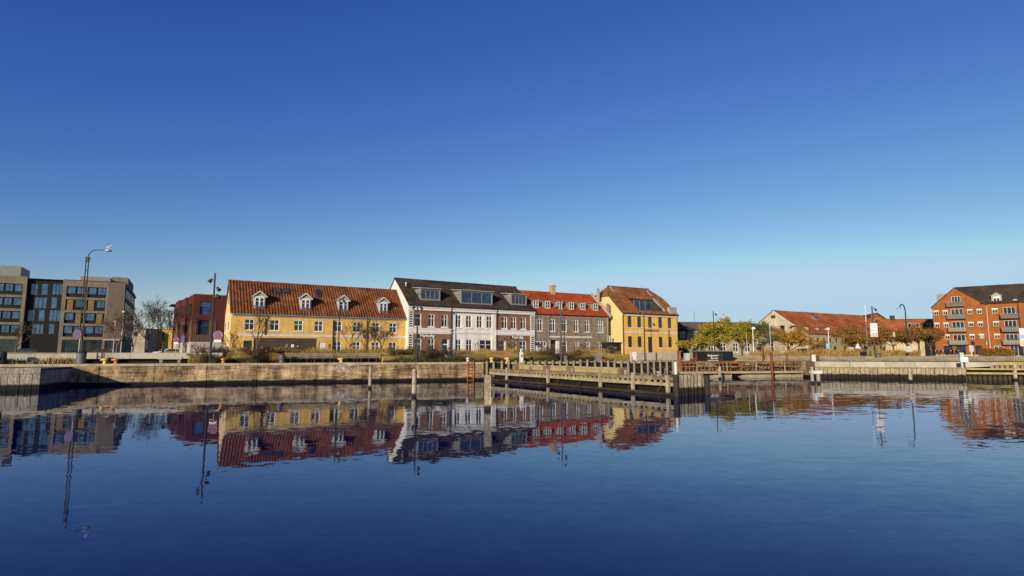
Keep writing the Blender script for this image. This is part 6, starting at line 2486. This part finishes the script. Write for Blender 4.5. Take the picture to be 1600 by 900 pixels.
# ------------------------------------------------------------------ floating restaurant dock
d0, d1 = at(1064, 580, 52.6), at(1272, 580, 55.0)
dk = thing('floating_restaurant_dock', 'floating wooden restaurant deck with brown railings', 'dock', (d0.x, d0.y, 0), math.atan2(d1.y - d0.y, d1.x - d0.x))
T = dk
DL = (Vector((d1.x, d1.y, 0)) - Vector((d0.x, d0.y, 0))).length
rng = random.Random(6)


def du_(px):
    a = at(px, 580, 53.5)
    return (Vector((a.x, a.y, 0)) - Vector((d0.x, d0.y, 0))).length


u = -.2
while u < DL:
    w = 2.4
    MB().box(u, min(u + w, DL) - .015, -.1, 4.6, .46, .56).build('deck_section', timber, T)
    MB().box(u, min(u + w, DL) - .015, -.16, -.1, .38, .58).build('edge_board', timber_l, T)
    u += w
for (a, b) in ((1064, 1083), (1110, 1142), (1165, 1213), (1225, 1245), (1253, 1272)):
    MB().box(du_(a), du_(b), -.05, 3.8, -.3, .22).build('pontoon', M('pontoon', (.45, .38, .27), .8, .2), T)
    MB().box(du_(a), du_(b), -.12, -.05, .06, .26).build('pontoon_fender', timber_l, T)
for px_ in range(1070, 1272, 1):
    pass
n = 36
for i in range(n + 1):
    x = .1 + (DL - .2) * i / n
    if i % 4 == 0:
        MB().box(x - .04, x + .04, -.05, .03, .56, 1.46).build('rail_post', timber_l if i % 8 else timber_r, T)
    elif i < 14:
        MB().box(x - .05, x + .05, -.02, .02, .6, 1.38).build('baluster', timber_r, T)
MB().box(0, DL, -.06, .05, 1.41, 1.47).build('handrail', timber_r, T)
MB().box(0, DL, -.04, .03, 1.0, 1.05).build('middle_rail', timber, T)
MB().box(du_(1188), du_(1262), 3.6, 4.2, 1.42, 1.58).build('rear_counter', timber_y, T)
for px_ in (1192, 1206, 1224, 1242, 1258):
    MB().box(du_(px_) - .05, du_(px_) + .05, 3.8, 3.95, .56, 1.42).build('counter_leg', timber_l, T)
# picnic tables
labs = ['left end of the deck, nearest the ochre house', 'left part of the deck, second from its left end', 'just in front of the kiosk menu board', 'right of the kiosk', 'behind the tall red pile', 'right middle of the deck', 'right end of the deck']
for i, px_ in enumerate((1076, 1098, 1140, 1163, 1185, 1222, 1248)):
    q = Vector((d0.x, d0.y, 0)) + (Vector((d1.x, d1.y, 0)) - Vector((d0.x, d0.y, 0))).normalized() * du_(px_)
    nrm = Vector((-math.sin(dk.rotation_euler.z), math.cos(dk.rotation_euler.z), 0))
    q = q + nrm * (1.3 + (i % 2) * .5)
    t = thing('picnic_table', 'red-brown wooden picnic table, ' + labs[i], 'table', (q.x, q.y, .56), dk.rotation_euler.z + (i % 3) * .05, 'picnic tables on the restaurant deck')
    mt = timber_r if i % 3 else M('orange_timber', (.36, .13, .04), .8, .25)
    for k in range(4):
        MB().box(-.75, .75, -.36 + k * .18, -.2 + k * .18, .70, .74).build('top_slat', mt, t)
    for s in (-1, 1):
        MB().box(-.75, .75, s * .72 - .13, s * .72 + .13, .42, .46).build('bench_seat', mt, t)
        for sx_ in (-.55, .55):
            MB().prism([(sx_, s * .2, .7), (sx_, s * .3, .7), (sx_, s * .62, 0), (sx_, s * .52, 0)], (.06, 0, 0)).build('leg', mt, t)
    for sx_ in (-.53, .53):
        MB().box(sx_ - .02, sx_ + .02, -.8, .8, .38, .42).build('cross_bar', mt, t)
# kiosk
kx0, kx1 = du_(1131), du_(1177)
q = Vector((d0.x, d0.y, 0)) + (Vector((d1.x, d1.y, 0)) - Vector((d0.x, d0.y, 0))).normalized() * kx0 + nrm * 3.2
kk = thing('black_kiosk', 'low black kiosk with white painted lettering on the restaurant deck', 'kiosk', (q.x, q.y, .56), dk.rotation_euler.z)
kw = (kx1 - kx0) * 1.06
m = MB().box(0, kw, 0, 2.2, 0, 1.85).build('walls', black_wall, kk)
for i in range(16):
    MB().box(i * kw / 16 * .62, (i + 1) * kw / 16 * .62 - .02, -.03, -.002, .02, 1.8).build('wall_board', M('kiosk_board', (.035, .03, .027), .8, .3), kk)
MB().box(-.15, kw + .15, -.35, 2.4, 1.86, 1.95).build('roof', grey_metal, kk)
MB().box(kw * .63, kw * .98, -.06, -.002, .3, 1.7).build('serving_hatch', M('hatch_dark', (.012, .013, .015), .4, .1), kk)
text_mesh(kk, 'Bryghavnen !', white, .12, 1.38, -.05, .26, 1.15, .008, 'lettering', .015)
text_mesh(kk, 'det er nemt', white, .42, 1.12, -.05, .26, .75, .008, 'lettering', .015)
MB().box(.1, 1.25, -.05, -.035, .96, 1.0).build('painted_arrow', white, kk)
# black storage left of kiosk, planter box
q2 = Vector((d0.x, d0.y, 0)) + (Vector((d1.x, d1.y, 0)) - Vector((d0.x, d0.y, 0))).normalized() * du_(1110) + nrm * 5.2
t = thing('grey_crate_stack', 'pale grey crates with a red pallet left of the kiosk', 'crates', (q2.x, q2.y, GZ), .1)
MB().box(0, .45, 0, .5, 0, .75).build('crate', light_metal, t)
MB().box(.5, 1.3, 0, .6, 0, .2).build('pallet', rust, t)
MB().box(1.1, 1.3, 0, .1, .2, .8).build('pallet_post', rust, t)
# red steel piles that hold the dock
for (px_, yt, yb, r, lb) in ((1193.5, 541, 583, .085, 'short red steel pile right of the kiosk'), (1206.5, 551, 587, .11, 'tallest red steel pile in the middle of the restaurant dock'),
                             (1269.5, 553, 580, .11, 'red steel pile at the right end of the restaurant dock'), (1231, 553, 575, .05, 'thin red pole behind the dock right half')):
    Yp = 53.2 if r > .1 else 57.5
    p = at(px_, 580, Yp)
    t = thing('red_dock_pile', lb, 'pile', (p.x, p.y, 0), 0, 'red steel piles holding the dock')
    zt = at(px_, yt, Yp).z
    MB().lathe((0, 0, 0), [(r, -1.5), (r, zt), (r * .6, zt + .04)], 12).build('shaft', rust, t)
    MB().lathe((0, 0, .5), [(r * 1.5, 0), (r * 1.5, .14)], 12).build('collar', timber_r, t)
p = rq0 + Vector((.15, .4, 0))
t = thing('life_saving_board', 'white and dark red lifebuoy board at the left end of right quay', 'sign', (p.x, p.y, GZ))
MB().box(-.2, .15, -.05, 0, .0, .62).build('white_board', M('pinkwhite', (.68, .60, .62), .7, .1), t)
MB().box(.22, .5, -.05, 0, .05, .5).build('red_board', M('wine_board', (.13, .03, .03), .7, .1), t)

# ------------------------------------------------------------------ timber terrace steps on the right promenade
st = thing('timber_terrace_steps', 'long low timber steps along the right promenade', 'steps', rq0 + Vector((-7.5, 7.5, GZ)), ra)
for k in range(3):
    u = 0
    while u < 60:
        MB().box(u + .01, u + 2.98, k * .75, k * .75 + .74, 0, .15 + k * .155).build('step_board', timber, st) if k == 0 else MB().box(u + .01, u + 2.98, k * .75, k * .75 + .74, 0, .15 + k * .155).build('step_board', M('step_grey', (.23, .195, .145), .9, .3, 1.2, 18, .2, world=True), st)
        u += 3
MB().box(0, 60, 2.26, 8, 0, .455).build('upper_deck', M('step_grey2', (.25, .21, .16), .9, .3, 1.2, 18, .2, world=True), st)

# ------------------------------------------------------------------ cafe furniture before the brick flats
for i, px_ in enumerate((1462, 1474, 1486, 1498)):
    p = mast_at(px_, 92)
    t = thing('cafe_table_set', ['dark café table set farthest left before brick flats', 'dark café table set second from left before brick flats', 'dark café table set third from left before brick flats', 'dark café table set nearest the lantern before brick flats'][i], 'table', (p.x, p.y, GZ + .3), 0, 'café tables before the brick flats')
    MB().lathe((0, 0, 0), [(.25, 0), (.04, .04), (.04, .68), (.4, .7), (.4, .74)], 12).build('table', dark_metal, t)
    for s in (-1, 1):
        ch = MB().box(s * .7 - .2, s * .7 + .2, -.2, .2, .4, .45).box(s * .88 - .02, s * .88 + .02, -.2, .2, .45, .9)
        for a in (-.17, .17):
            for b in (-.17, .17):
                ch.box(s * .7 + a - .015, s * .7 + a + .015, b - .015, b + .015, 0, .4)
        ch.build('chair', dark_metal, t)
    MB().lathe((.05, 0, .74), [(.05, 0), (.06, .12)], 8).build('candle_jar', white, t)
